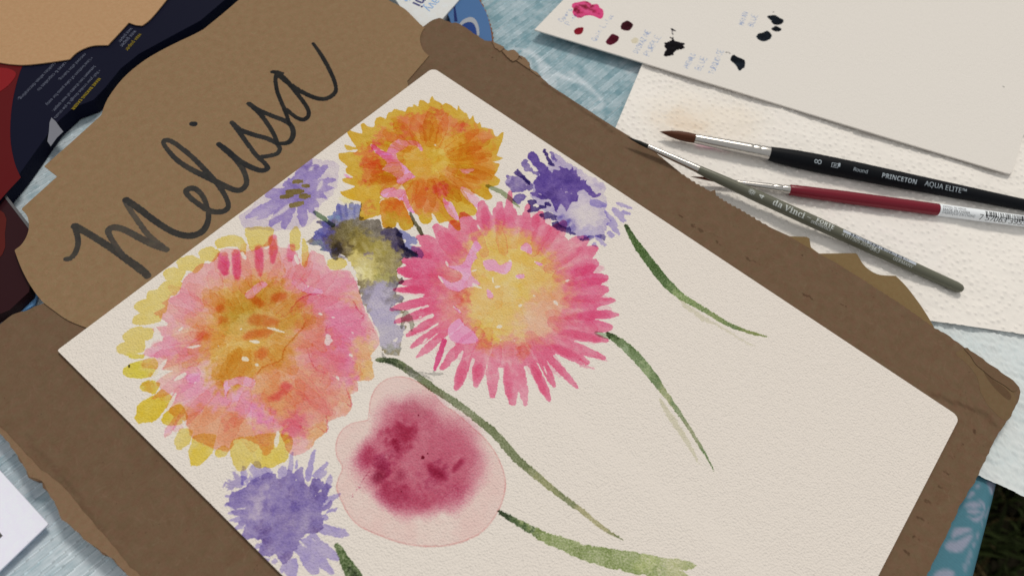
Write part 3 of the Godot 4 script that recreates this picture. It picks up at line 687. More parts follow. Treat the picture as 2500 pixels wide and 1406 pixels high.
	cv.wash(cv.petal_list([55.3,165.4,62.7,161.8,1.2,54.8,174.3,58.6,171.9,1.5,58.4,181.6,61.7,180.6,1.7,64.7,180,66.5,179.5,1.1,93.8,161.6,96,162.1,1.2,90.7,151.3,92.3,150.6,1.2,66.5,146.2,68.4,145.4,1,71.8,143.8,73.5,142.8,0.9,47.4,173.3,48.5,172.6,1,29,190.7,29.4,188.3,1.3,37.9,193.5,41.7,189.1,1.2,46,206.1,47.3,200.9,2,54.6,216.2,51.3,208.9,1.7,62.4,214.5,66,216.4,1.1,98.3,198.2,93.8,193.3,1.9,83.6,142.9,84.8,143.2,0.6,46.8,184.6,47.2,184.2,0.7,52.8,139.9,53.5,139.5,0.9,20.7,196.3,27.8,198.5,2.1,39,212.2,36.6,202.5,2,24.4,136.9,23.6,139.3,1.2,36.2,132.3,41.4,134.8,1.7,17.5,147.2,22,148.4,1.8], 0.4, 0.4), "d8cfc4", {"wet": 0.9, "e": 0.0, "r": 2.5})
	cv.wash([cv.shape([79.5,154.8,77.2,152,76.9,150.2,80.9,151.3,81.2,154.2])], "d9bfc0", {"wet": 0.9, "e": 0.2})
	cv.wash(cv.petal_list([27.3,214.2,27.9,213.6,1.2], 0.9, 0.9), "2c2820", {})

func paint_thistle(cv: Canvas) -> void:
	cv.wash(cv.petal_list([62.1,91.7,72.8,90,4.2,69.1,95.7,80.2,93.2,4.7,69.6,93.9,71.6,88.9,2.4], 0.4), "7b7ca8", {"e": 0.4, "r": 4.0})
	cv.wash([cv.shape([36.4,89.9,38,93,35.6,92.9,35.9,94.5,33.4,94.3,35.3,97.8,31.9,96.2,32.1,98.5,29.4,99.3,32.4,102.8,30.3,103.4,32.2,105.7,31.3,107.8,33.9,109.5,30.6,111.2,30.4,113.4,34.5,113.9,33.1,117.8,35.2,118.7,34.8,124.2,38.7,122.7,42.3,121.2,43.1,123,46.8,121.2,50.6,122.7,52.6,121.3,50.5,118.2,54.3,117.9,57.7,118.5,63.6,120.5,70.5,125.1,77.2,129.6,85.2,132.6,92.3,135.4,98.9,140.3,102.3,140.7,107.1,137.5,105,135.1,101,130,99.3,125.1,96,127.8,92.3,125.2,94.1,120.5,87.7,123.1,89.7,117,87.9,115.3,82.7,116.5,83,109.3,79.5,109.8,76.1,106.8,75.9,103.3,73.4,100.6,77.7,95.7,75.9,94.6,70.5,95.7,65.6,92.4,61.4,91,57.1,92.3,54.9,95.6,51.2,92.4,46.2,96.9,42.1,96.7])], "7a6c48", {"e": 0.3, "r": 6.0, "v": 0.3, "g": 0.2, "d": 0.88}, [
		[34.8,103.4,9.8, "6866a2", 1.0, 0.6], [38.6,115.6,9.5, "4a3e82", 1.0, 0.6], [46.5,119.9,5.9, "50508e", 1.0, 0.5], [38.5,95.9,6.3, "7678a8", 1.0, 0.5], [34.2,115.7,5.2, "5656a0", 0.9], [38.1,121.9,4.3, "5a6878", 0.9], [31.9,106,3.6, "5f7fa0", 0.7],
		[44,106.8,9.6, "5c5028", 0.95], [48.5,114.3,6.8, "4a3c20", 0.95], [49.9,96.2,9.7, "585046", 0.95], [60.9,92.8,6.1, "3a3250", 0.95], [67.9,95.5,5.2, "382f52", 0.95], [74.9,96.1,5.1, "38304a", 1.0],
		[53.4,107.3,8.6, "84722e", 0.95], [62.5,106.7,9.4, "98883a", 0.95], [68.5,105,6.8, "8a7c44", 0.9], [66.8,115.2,8.3, "b8a95c", 0.95], [75,113.9,6.6, "a09852", 0.95], [57.8,115.9,5.9, "c6b35e", 0.95], [65.6,119.3,5, "d4c786", 1.0], [60.4,109.9,2.5, "6a5878", 0.8],
		[80.2,123.4,10.5, "9b92ac", 1.0, 0.6], [90.2,128.3,10.2, "9e95b0", 1.0, 0.6], [97.1,133.2,8.5, "a199ac", 1.0, 0.6], [74.5,125,4.4, "7c7480", 0.9], [81.5,114,4.9, "686270", 0.9], [81,109.7,3.7, "4c4650", 0.9], [87.5,118.1,4.8, "746c80", 0.8], [103.2,138.6,4.5, "80807c", 0.9]])
	cv.wash([cv.shape([59.5,91.4,63.6,91.6,68.1,94,71.6,96,75.7,94.7,77.9,95.9,74.8,99.4,69.8,97.5,66.1,95.9]), cv.shape([46.4,118.7,46,114.1,50.5,116.3,51.4,119.3,54.6,118.2,53.3,120,49,120.1])], "4a4258", {"d": 0.5, "s": 1, "r": 6.0})
	cv.wash(cv.petal_list([49.7,108.1,53,110.2,1.2,54,106.8,59,108.6,1.6,50.3,114,53.2,112.6,1.3,61.2,105.3,66.2,107.1,1.3,60.9,100.6,65.3,102.9,1.1], 0.4), "a39560", {"wet": 0.6, "s": 1})
	cv.wash(cv.petal_list([32.1,96.4,38.8,102.3,1.1,31.2,99.9,37.8,104.6,0.9,32.6,112,38.1,110.9,1.3,35.1,117.5,40.5,115.2,1.3,36.4,95.1,41.4,99.9,0.8], 0.3), "47488a", {"d": 0.25, "s": 1})
	cv.wash(cv.petal_list([100.7,134.4,100.3,132,1.4], 0.5), "d2c9bd", {"wet": 0.95})
	# the hook of grey that runs down into the stem
	cv.wash([cv.shape([93,120.1,97.8,120.3,101.4,122.8,103.3,125.6,102.3,125.9,99.8,123.7,97.4,124.1,99.1,127.6,97.6,127.3])], "94907e", {"d": 0.9, "e": 0.8, "r": 3.0})
	cv.wash([cv.shape([99.7,141.1,105,142,109.6,140.6,114.1,139,118.5,137.4,122.2,135,122.8,132,123.2,133.3,124.6,133.1,126.9,131.1,125.8,133.5,122.3,136,119.9,137.1,125.9,136.3,122.3,137.8,116.6,139.9,110.1,142,105,143.8])], "a39d94", {"d": 0.9, "e": 0.7, "r": 3.0, "v": 0.3})

func paint_purple_flower(cv: Canvas) -> void:
	cv.wash([cv.shape([89.3,17.6,89.1,11.6,87.9,5.7,87.3,2.3,94.8,2.9,100.3,2.7,107.3,2.5,112.1,1.5,113.1,1.8,114.6,1.9,116.9,1.3,119,1.6,120.4,3.7,120.8,6,123.7,8.5,126.3,10.6,127.5,14.5,132.8,17.5,133.8,18.4,134,22.1,135.2,24.5,135.4,29.1,132.6,31.8,128.9,36.6,122.6,36.7,117.6,37.1,113.6,35.9,110.3,33.1,105.5,35.4,100.4,34.4,94.5,32.6,92.7,28.2,90.2,24.4])], "a497b4", {"e": 0.18, "r": 6.0, "v": 0.35, "g": 0.15}, [[122.4,22.8,11.5, "cfc6be", 0.75, 0.2], [120.5,8.5,8.4, "cdc3ba", 0.7], [114.4,17.8,5.9, "beb2bc", 0.8], [108.4,3.1,6.6, "c4b8c0", 0.8], [92.3,4,5.2, "9482ac", 0.7], [129.5,31.8,6.1, "aaa0bc", 0.7], [116,35,4.3, "857aa8", 0.8]])
	cv.wash(cv.petal_list([119.2,15.7,126,11.4,4.6,129.4,7.1,137.2,4.3,2.4,129.8,11,139.2,13.1,4.3,133.9,10.1,138.4,8,2.4,127.8,15,137.8,18.6,2.5,133.4,19.8,141.2,21.1,3.1,136.1,24.3,140.4,24.6,3.1,132.9,30,140.2,31.9,2.2,134.4,34.9,137.3,34.3,2.2,129.4,34.5,131,32.4,1.5], 0.55, 0.6), "9c8fb6", {"e": 0.3, "r": 5.0, "v": 0.3})
	cv.wash([cv.shape([79.8,34.1,78.1,31.1,79.6,28.8,82.7,27.6,83.6,25.3,85.9,25.4,88.9,25.6,93.3,27.6,91.8,30.6,89.3,33.7,87.3,36.7,84.2,36,81.2,35.4]), cv.shape([90,40.2,89.3,37.2,90.5,34.5,93.5,34.1,94,37.4,93.6,40.4,91.5,41.1]), cv.shape([78.7,19.9,77.5,16.8,79.4,15.8,83.3,18.6,86,19.2,88.4,17.9,89.1,20.3,85.8,20.3,83.8,22.1,80.1,21]), cv.shape([84.7,3.9,85.1,2.5,89.6,4.9,90.8,6.8,87.9,6.5])], "74639a", {"e": 0.35, "r": 5.0, "v": 0.4}, [[79.1,30.2,3, "a598b8", 0.8], [81,34.5,2.5, "3c2c66", 0.8], [90.4,28.8,4.4, "5c4a86", 0.8]])
	cv.wash([cv.shape([79.7,26.6,79.2,24.1,80.6,23.4,82.3,24.9,84.9,24.8,89.6,26.5,90.4,28,88.3,27.7,84.3,26.9,82,27.5]), cv.shape([81.6,6,81.5,4.5,82.6,4.1,84.5,5.6,86.6,6.9,90.8,8.5,91.5,9.9,89.2,11,84.9,7.7]), cv.shape([95.7,35.7,98,32.8,99.5,33.7,99.7,36.4,102,36.4,101.8,40.3,99.3,41.2,99.5,38.8]), cv.shape([101.3,35.5,102.5,32.9,104.9,32.4,105.3,33.6,103.6,35.7,103.4,38.2,102.3,39]), cv.shape([102.4,31,102.9,30,105.6,29.9,106.1,31.2,104.2,32.3])], "483872", {"e": 0.4, "r": 5.0, "v": 0.3}, [[80.6,25.8,1.5, "6d5c98", 0.6]])
	cv.wash([cv.shape([106,38.5,107.1,34.6,110.3,33.1,112.3,33.5,113.7,36,109.4,37.6,108.6,39.3]), cv.shape([113.2,38.4,114.4,35.7,117,36.9,119.5,36,120.7,34.2,122.6,35.9,126.5,35.5,123.4,37.7,118.9,38.8,116.1,39.9]), cv.shape([128.6,36.4,130.1,34,132.6,30.3,132.9,32.8,131.7,35.5,129.6,36.8]), cv.shape([132.6,30.3,135.8,26.7,138.2,29.4,135.4,29.8]) ], "4e3f74", {"e": 0.3, "r": 6.0, "v": 0.4, "d": 0.9}, [[133.8,30.6,6.1, "7d72a0", 0.8]])
	cv.wash(cv.petal_list([112.8,34.4,114.4,30.8,2,116.9,36.9,118.5,29.9,2.4,122.3,36.2,122,31.6,1.8,115.1,37.9,117.6,37.1,3.1], 0.4), "6e62a0", {"s": 2, "d": 0.8})
	cv.wash([cv.shape([78.6,14.7,76.9,12,77.9,9.7,80,9.5,83,10.7,85.1,12.2,87,11.7,89.8,12.5,93.6,13.8,93,11.2,95.2,10.8,95.6,9.5,93.8,7,96.2,7.4,97.8,6.1,99.5,6.1,99.1,3.3,101.1,5.2,101.9,3.7,104.4,6.8,105.9,6,107.4,7.8,108,5.6,109.3,6.9,109.7,5.1,110.8,7.9,113.4,7.6,115.8,9.1,118.3,9.2,119.5,7.3,120.4,9.3,119.3,12,116.3,12.5,113.4,11.5,112.1,11.9,110.8,13.8,111.2,15.8,113.8,17.8,113.5,20.3,112.5,24.1,114.1,28.1,111.6,27.1,109.2,26.1,109,28,110.5,32.1,107.5,30.1,103.8,27.7,101.7,29.2,98.7,30.9,95.1,32,93.4,30.5,95,29,92.6,26.7,90.2,23.7,90,19.5,88.7,17.6,84,16.6,80.5,15.1])], "50398a", {"e": 0.35, "r": 4.0, "v": 0.25, "wet": 0.9}, [[100.5,26.2,5.4, "3f2a74", 0.8], [101.1,9.8,6.1, "432e7c", 0.7], [109.5,23,4.9, "5b4592", 0.7], [85.8,14.7,4.1, "5a4690", 0.7], [95.4,18.9,4.5, "5a4392", 0.7]])
	cv.wash(cv.petal_list([106.2,19.6,107.4,18,0.6,108.4,18,109.7,17.1,0.4,103.1,18.9,103.8,18.7,0.6,96.6,29,98.8,28.2,1,82.9,27.6,83.8,27.3,0.8,88.5,28.7,89.5,28.8,0.7,96.8,32.7,97.9,32.8,0.8,93.6,7.5,94.7,7.6,0.4], 0.5, 0.5), "c8bcc8", {"wet": 0.7})

func paint_round_blot(cv: Canvas) -> void:
	cv.wash([cv.shape([117.3,166.1,114.3,162.9,111.7,159.2,109.8,153.9,110.9,148.1,115,143.6,121.3,141.2,127.2,140.5,132.2,141.4,136.6,141.8,142.4,141,151.6,141.4,158.9,141.7,166,143.6,171.9,146.5,176.5,150.2,179.2,154.8,181.1,160.6,181.6,168.2,179.8,174.6,175.1,181.8,168.3,188.2,160.7,192.9,151.4,196.6,144.1,198.6,138,198,133.2,196.3,128,194.1,125.7,190.8,123.8,187,118.7,185.2,114.7,181.5,112.7,176.8,113.6,171.9], true)], "cfaaa2", {"d": 0.66, "e": 0.85, "r": 2.0, "v": 0.2}, [[167.1,181.2,9.9, "d3c6b9", 0.45], [119.3,175.9,7.8, "ccaea4", 0.6], [118,150.2,9.5, "ccaaa4", 0.6], [136.5,193.5,6.7, "cfb4aa", 0.6]])
	cv.wash(cv.stroke([117.3,166.1,0.4,114.3,162.9,0.4,111.7,159.2,0.5,109.8,153.9,0.5,110.9,148.1,0.5,115,143.6,0.5,121.3,141.2,0.5,127.2,140.5,0.4,132.2,141.4,0.4,136.6,141.8,0.4,142.4,141,0.5,151.6,141.4,0.5,158.9,141.7,0.5,166,143.6,0.5,171.9,146.5,0.6,176.5,150.2,0.6,179.2,154.8,0.6,181.1,160.6,0.6,181.6,168.2,0.6,179.8,174.6,0.6,175.1,181.8,0.6,168.3,188.2,0.6,160.7,192.9,0.6,151.4,196.6,0.5,144.1,198.6,0.5,138,198,0.5,133.2,196.3,0.5,128,194.1,0.5,125.7,190.8,0.5,123.8,187,0.5,118.7,185.2,0.4,114.7,181.5,0.5,112.7,176.8,0.4,113.6,171.9,0.4,117.5,166.7,0.4]), "c48c86", {"d": 0.42, "e": 0.0, "r": 2.0, "v": 0.5})
	cv.wash([cv.shape([122.1,151.9,126.7,146.1,132.6,144.5,139.2,145.5,147.2,143.6,155.3,144.8,161.5,148.3,165.4,153.7,166.4,161.9,165,170.6,159.4,178.7,151.2,184.6,144.2,186.2,138.4,184.4,134.7,183,127.9,181.9,125.4,178.6,125,171.8,122.5,165,120.3,158.6], true)], "b85e74", {"s": 4, "d": 0.98, "r": 6.0, "v": 0.22, "g": 0.16}, [[130.9,161.9,6.7, "98203e", 0.75], [134.5,175.5,4.7, "98244a", 0.7], [135.5,168.3,3.6, "a03050", 0.7], [145.9,183.2,8.5, "9c2848", 0.8], [155.7,177.1,7.3, "aa3a58", 0.9], [164.9,167,7.4, "a63454", 0.75], [152.6,164.6,5.8, "a23656", 0.8], [127.6,148,6.9, "b46878", 0.8], [151.6,151.3,9.6, "ba5c74", 0.7]])
	cv.wash(cv.petal_list([136.8,182.8,137.5,179.1,4.2,142,176.4,142.6,173.6,2.6,133.2,175.1,137,177.3,2.3], 0.6, 0.6), "701a34", {"s": 3, "d": 0.55})
	cv.wash([cv.shape([126.3,179.5,126.3,174.7,129.7,176.5,130.5,180.5,127.9,182.7])], "b04868", {"s": 3, "d": 0.9})
	cv.wash(cv.petal_list([131.2,152.1,131.7,151.7,0.9,144.9,161.4,145.4,161.1,0.7,144.3,163.9,145.3,163.4,1.3,132.5,171.4,132.8,171.2,0.5,147.4,179,147.9,178.7,0.6,151.5,178.4,151.8,178.2,0.5], 0.9, 0.9), "7c1834", {"d": 0.9})
	cv.wash(cv.stroke([133.1,178.6,0.2,132.8,182,0.3,133.2,184.7,0.3,134,186.3,0.3,134.3,190.2,0.2,134,191.9,0.2,135.3,193.4,0.2]), "a03a58", {"d": 0.7, "r": 6.0})
	cv.wash(cv.petal_list([148.4,164.3,157.6,164.9,2.9,131.2,165.6,135.9,168,2.3,157.8,153.9,157.4,160.5,1.8], 0.4), "a03a5a", {"s": 2, "d": 0.6})

func paint_cornflower(cv: Canvas) -> void:
	cv.wash(cv.petal_list([100.6,215.7,94.8,211.3,2.1,102.1,212.6,96.9,206.7,4.5,104.8,208.4,101.9,205.9,4.4,109.2,204.7,106.1,201.5,3.4,109.4,200.8,104.6,195.6,1.9,117.4,199.5,110.2,189.4,2.3,118.4,196.8,118.1,189.2,2.2,120.2,196.1,119.9,192,1.6,125.4,197.2,122.6,191.4,2.3,129,202.1,129.9,194.6,2.6,132,203.1,134,199.1,1.2,134.6,208.2,144.2,203.7,3.7,133.3,212.7,147.7,212.5,3.6,132.7,215.7,149.6,216.6,3.9,132.7,217.8,145.4,220.9,4.5,134.2,223.5,140.2,226.9,4.6,134.1,226,135.1,228.4,2,110.9,199.1,108.3,196.2,1.2,127.9,227.6,127.9,228.9,2,130.5,226.2,130.5,228.2,1.7,122.6,226,121.3,228.5,1.7,100.8,221.4,98.3,223.2,1.2,103.1,222.9,100.7,225.6,1.5,107.4,221.4,103.5,225.2,1.6,109.4,221.9,104.2,226.8,1.7,111.4,223.6,106.7,228.3,1.7,113.2,225.1,110.2,228.9,1.8,132.2,205.5,133.5,203.5,2], 0.3, 0.9), "9d90b6", {"e": 0.25, "r": 4.0, "v": 0.35})
	cv.wash(cv.petal_list([99,214.8,93.6,215.8,1.9,99.5,215.2,94.3,218.8,1.7,100.1,215.7,94.9,220.8,1.5,100.4,216.4,96.3,220.7,1.5,97.7,215.4,94.1,214.9,1.3], 0.4), "9688ae", {"dry": 0.5, "e": 0.1, "r": 6.0})
	cv.wash([cv.shape([98.9,220.7,99.7,219.2,101.2,217.1,101.2,214.8,101.7,211.5,102.8,208.4,104.5,206.4,106.4,205.8,108.6,206.1,109.4,203.6,109.5,202.2,108.3,199.9,111.3,201.1,111.3,196.8,114.2,198.7,117.4,200.4,119.4,200.7,118.8,198.5,120,195.9,123.4,195.8,126.2,194.7,127.9,198.7,128.9,202.3,129.3,199.6,130.2,197.7,131.3,201,130.5,203.5,130.3,204.6,132.6,205.3,134.5,207.5,135.1,210,132.6,212.5,131.5,216.4,132.7,217.8,133.4,220.6,134.3,224.8,131.8,226,128.7,225.4,127.4,228.1,123.3,228.3,122.6,225.9,120.1,225.6,117.5,227.9,115,228.7,113.3,226.8,109.3,226.8,110.2,224.7,104.7,226.4,105.2,224.2,100.7,225.5,101.2,223.8,100,222.5])], "7464a0", {"e": 0.4, "r": 5.0, "v": 0.35, "wet": 0.85, "g": 0.14}, [[107.5,215.1,4.7, "9080a8", 0.95], [112.6,217,4, "9484aa", 0.9], [117.7,206.5,3, "5c4a8a", 0.8], [121.5,198.7,4.1, "5c4a8a", 0.85], [118.9,221.5,2.9, "54407e", 0.9], [123,226,2.6, "564280", 0.8], [114.9,215.5,2, "5c4a8a", 0.8], [132.5,223.3,3.5, "5a4684", 0.85], [132.9,207.9,2.6, "5a4680", 0.8], [122.4,213,5.3, "6b5a96", 0.8], [127.4,210.4,5, "7a6ba0", 0.8], [114.2,225.9,3.6, "7a6aa0", 0.8], [108.7,206.5,2.1, "65528e", 0.8], [103.8,209.3,1.7, "63508e", 0.8]])
	cv.wash(cv.petal_list([124,203.7,122.2,211.4,1.6,119.7,202,117.7,208.3,1.8,119.1,222.6,120.1,220,1.4,112.4,215,117.7,216.1,1.2,102.6,210.8,104.4,214.2,1.1], 0.3, 0.4), "5a4890", {"s": 3, "d": 0.4})
	cv.wash(cv.petal_list([124,199.7,124.2,198.2,0.9,113.9,202.2,114,201.5,0.7,124.3,201.7,123.8,200.8,0.4,119.7,201.1,118.1,198,0.6,129,202.5,129.1,199.4,0.5,108.2,206,105.5,204.6,0.6,101,212.2,96.7,210.9,0.6,108.1,220.8,105.4,224,0.5,112.2,227.2,112.7,225.1,0.5,131.5,216.3,135.8,216.4,0.4,134.2,212.7,137.4,213,0.3,131.7,205.5,132.5,204.4,0.4,99.8,215,101.2,215.6,0.6,128.6,225.4,129.3,227.2,0.9,120.1,205.3,120.3,205.1,0.3], 0.4, 0.4), "d2c9bd", {"wet": 0.85, "e": 0.0})

func paint_stems(cv: Canvas) -> void:
	cv.wash(cv.stroke([140.6,15.2,1.8,146.9,18.8,3.2,154.1,22.1,4.3,161.5,25,4.8,169.5,28,4.8,176.7,30,4.6,183.5,30.7,3.8,190,30.1,3.1,198.1,29.4,2.6,206.2,28.8,2.3,213.3,26.8,1.8,219.6,24.3,1.4,224.1,22,0.2]), "4a6236", {"e": 0.3, "r": 3.0, "dry": 0.28, "g": 0.4}, [[140.9,15.1,3.4, "26301c", 0.9], [151.9,21.7,6.7, "3f5a28", 0.8], [182.4,31.7,6.9, "7c9058", 0.95], [190,30.1,5.8, "82925c", 0.9], [200.8,29.2,9.4, "7f8c58", 0.95], [217.8,24.9,11.3, "828a54", 0.95]])
	cv.wash(cv.stroke([183,32.6,1.1,187,33.5,2.5,192.4,33.8,2.6,197.4,33.7,2.3,202.8,32.5,1.4,210.8,31.8,1,216,31.4,0.7,221.9,30.4,0.3]), "bdb69e", {"e": 0.1, "dry": 0.9, "r": 4.0, "d": 0.8})
	cv.wash(cv.petal_list([163.6,72.5,170.8,70.5,2.5], 0.6, 0.6), "98a688", {"e": 0.5})
	cv.wash(cv.stroke([168.7,69.4,2.1,173.1,69.2,3.9,178.2,69.3,4.5,183.7,70.1,4.8,189.7,71.5,4.7,195.8,73.4,4.2,201.5,75.6,3.2,207.8,77.8,2.3,213.9,80.1,1.8,220.3,82.7,1.6,226.7,85.7,1.4,231.6,88,0.9,237.5,91.2,0.2]), "6b7e54", {"e": 0.35, "r": 3.0, "dry": 0.3, "g": 0.35}, [[169.9,69.3,3.9, "3a4a2a", 0.95], [179.5,68.5,3.8, "53683c", 0.9], [177.8,71.5,3.3, "8a9a76", 0.8], [190.7,72.1,4.8, "8b9a6c", 0.9], [204.8,76.9,6.8, "94986c", 0.95], [220.5,83.1,10.1, "8f9270", 0.95]])
	cv.wash(cv.stroke([203.3,79.7,0.9,208.3,82.3,2.4,212.4,84.1,2.7,216.3,85.5,2.7,221.9,88,1.9,226.7,90.3,1.5,231.2,92.8,0.5]), "bab49a", {"e": 0.15, "dry": 0.6, "r": 4.0, "d": 0.85})
	cv.wash(cv.stroke([101.2,145.2,1.7,107.9,140.9,3.2,117.6,139.9,3.2,128.5,139.2,3,138.8,137.9,3,149.7,137.5,3.1,160.5,137.4,3.4,173.1,139.6,3.4,185.9,139.9,2.8,196.1,139.7,2.3,205.7,139.1,2,215.5,139,1.6,224.2,137.6,0.3]), "6c7450", {"e": 0.4, "r": 3.0, "dry": 0.25, "g": 0.35}, [[105.6,142.3,7.3, "3f4c30", 0.95], [117.7,140,5.4, "757468", 0.9], [141.1,137.9,10.5, "7c8264", 0.8], [188.2,140.1,9.7, "8c8c60", 0.9], [211.5,138.9,14.2, "a39c74", 0.95]])
	var leaf := cv.stroke([181.6,160.2,1.4,186.2,159.4,2.2,191.1,158.3,2.5,195.9,157.3,3.2,201.1,156.2,4,206.1,154.4,4.6,211,152.5,5.2,216,150.8,5.9,222,147.6,6.6,227.9,144.3,7.4,233.7,140.9,7.7,238.1,138.4,6.2])
	leaf.append_array(cv.petal_list([235.9,138.2,250.9,127.2,4.2,237.5,140.5,251.7,132.9,4.9], 0.15, 1.0))
	cv.wash(leaf, "8a9662", {"e": 0.3, "r": 4.0, "dry": 0.22, "g": 0.55, "v": 0.3}, [[183.1,159.9,5.7, "35422a", 1.0, 0.6], [191.3,158.6,5, "4a5c38", 0.95, 0.6], [198.4,157.2,3.7, "68783f", 0.9], [215.3,152.7,3.9, "74824c", 0.8], [226.2,147.6,4.6, "7c8a52", 0.8], [235.9,138.2,5.6, "a5ac74", 0.9], [245.7,131.6,8.3, "b0b084", 0.9]])
	cv.wash(cv.stroke([143.2,208.6,1.4,146.7,209.6,2.8,151.2,211.1,4.2,156.3,212.4,5.1,161.8,214.6,5.6]), "52643c", {"e": 0.3, "dry": 0.25, "g": 0.5}, [[144.2,208.9,2.1, "7d8a60", 0.9], [156.2,211.9,3.8, "2a3620", 0.95]])
	cv.wash(cv.stroke([25.2,109.8,1.7,30.5,109.6,2.4,36.9,109.4,2.1]), "66785c", {"e": 0.3})
	cv.wash(cv.stroke([75.2,42.3,2,83.1,40.6,2.7,90,41.1,2.1,95.2,41.8,0.7]), "848c68", {"e": 0.5})
	cv.wash(cv.stroke([58.6,79.9,1.4,63.8,82.4,1.6,71.2,85.2,1.8]), "5e5840", {"e": 0.4})

# ---------------------------------------------------------------- table, cloth, ground

func base(hex: String) -> Color:    # linear base colour of a thing that reads as hex beside the white paper
	var c := Color(hex).srgb_to_linear()
	return Color(c.r / 0.77, c.g / 0.72, c.b / 0.67)

func tint(hex: String) -> Color:
	return base(hex).linear_to_srgb()

func build_setting() -> void:
	var soil := plain(real(0.018, 0.016, 0.010), 1.0)
	var pm := PlaneMesh.new()
	pm.size = Vector2(12, 12)
	tag(obj("ground", pm, soil, null, Vector3(0, -0.74, 0)), "", "", "", "structure")
	build_grass()
	build_cloth()

func build_grass() -> void:
	var st := SurfaceTool.new()
	st.begin(Mesh.PRIMITIVE_TRIANGLES)
	for i in 3:
		var a := i / 3.0
		var b := (i + 1) / 3.0
		var wa := 0.0035 * (1.0 - a * a)
		var wb := 0.0035 * (1.0 - b * b)
		var pa := Vector3(0, a * 0.07 - a * a * 0.012, a * a * 0.035)
		var pb := Vector3(0, b * 0.07 - b * b * 0.012, b * b * 0.035)
		tri(st, pa - Vector3.RIGHT * wa, pa + Vector3.RIGHT * wa, pb + Vector3.RIGHT * wb, Vector3(0, 0.4, -0.9).normalized())
		if i < 2: tri(st, pa - Vector3.RIGHT * wa, pb + Vector3.RIGHT * wb, pb - Vector3.RIGHT * wb, Vector3(0, 0.4, -0.9).normalized())
	var mm := MultiMesh.new()
	mm.transform_format = MultiMesh.TRANSFORM_3D
	mm.use_colors = true
	mm.mesh = st.commit()
	mm.instance_count = 9000
	for i in mm.instance_count:
		var p := Vector3(rng.randf_range(0.18, 1.25), -0.74, rng.randf_range(-0.45, 0.55))
		var s := rng.randf_range(0.5, 1.3)
		mm.set_instance_transform(i, Transform3D(Basis(Vector3.UP, rng.randf() * TAU).rotated(Vector3.RIGHT, rng.randf_range(-0.4, 0.4)).scaled(Vector3(s, s, s)), p))
		var g := rng.randf_range(0.5, 1.3)
		mm.set_instance_color(i, Color(0.028 * g, 0.040 * g, 0.012 * g) if rng.randf() < 0.85 else Color(0.06, 0.045, 0.02))
	var o := MultiMeshInstance3D.new()
	o.name = "grass"
	o.multimesh = mm
	var m := plain(Color.WHITE, 0.7)
	m.vertex_color_use_as_albedo = true
	o.material_override = m
	add(o)
	tag(o, "dark shaded grass below the table edge", "grass", "", "stuff")

const EDGE_AT := Vector2(209.2, 84.9)
const EDGE_ALONG := Vector2(-0.524, 0.852)
const EDGE_OUT := Vector2(0.852, 0.524)

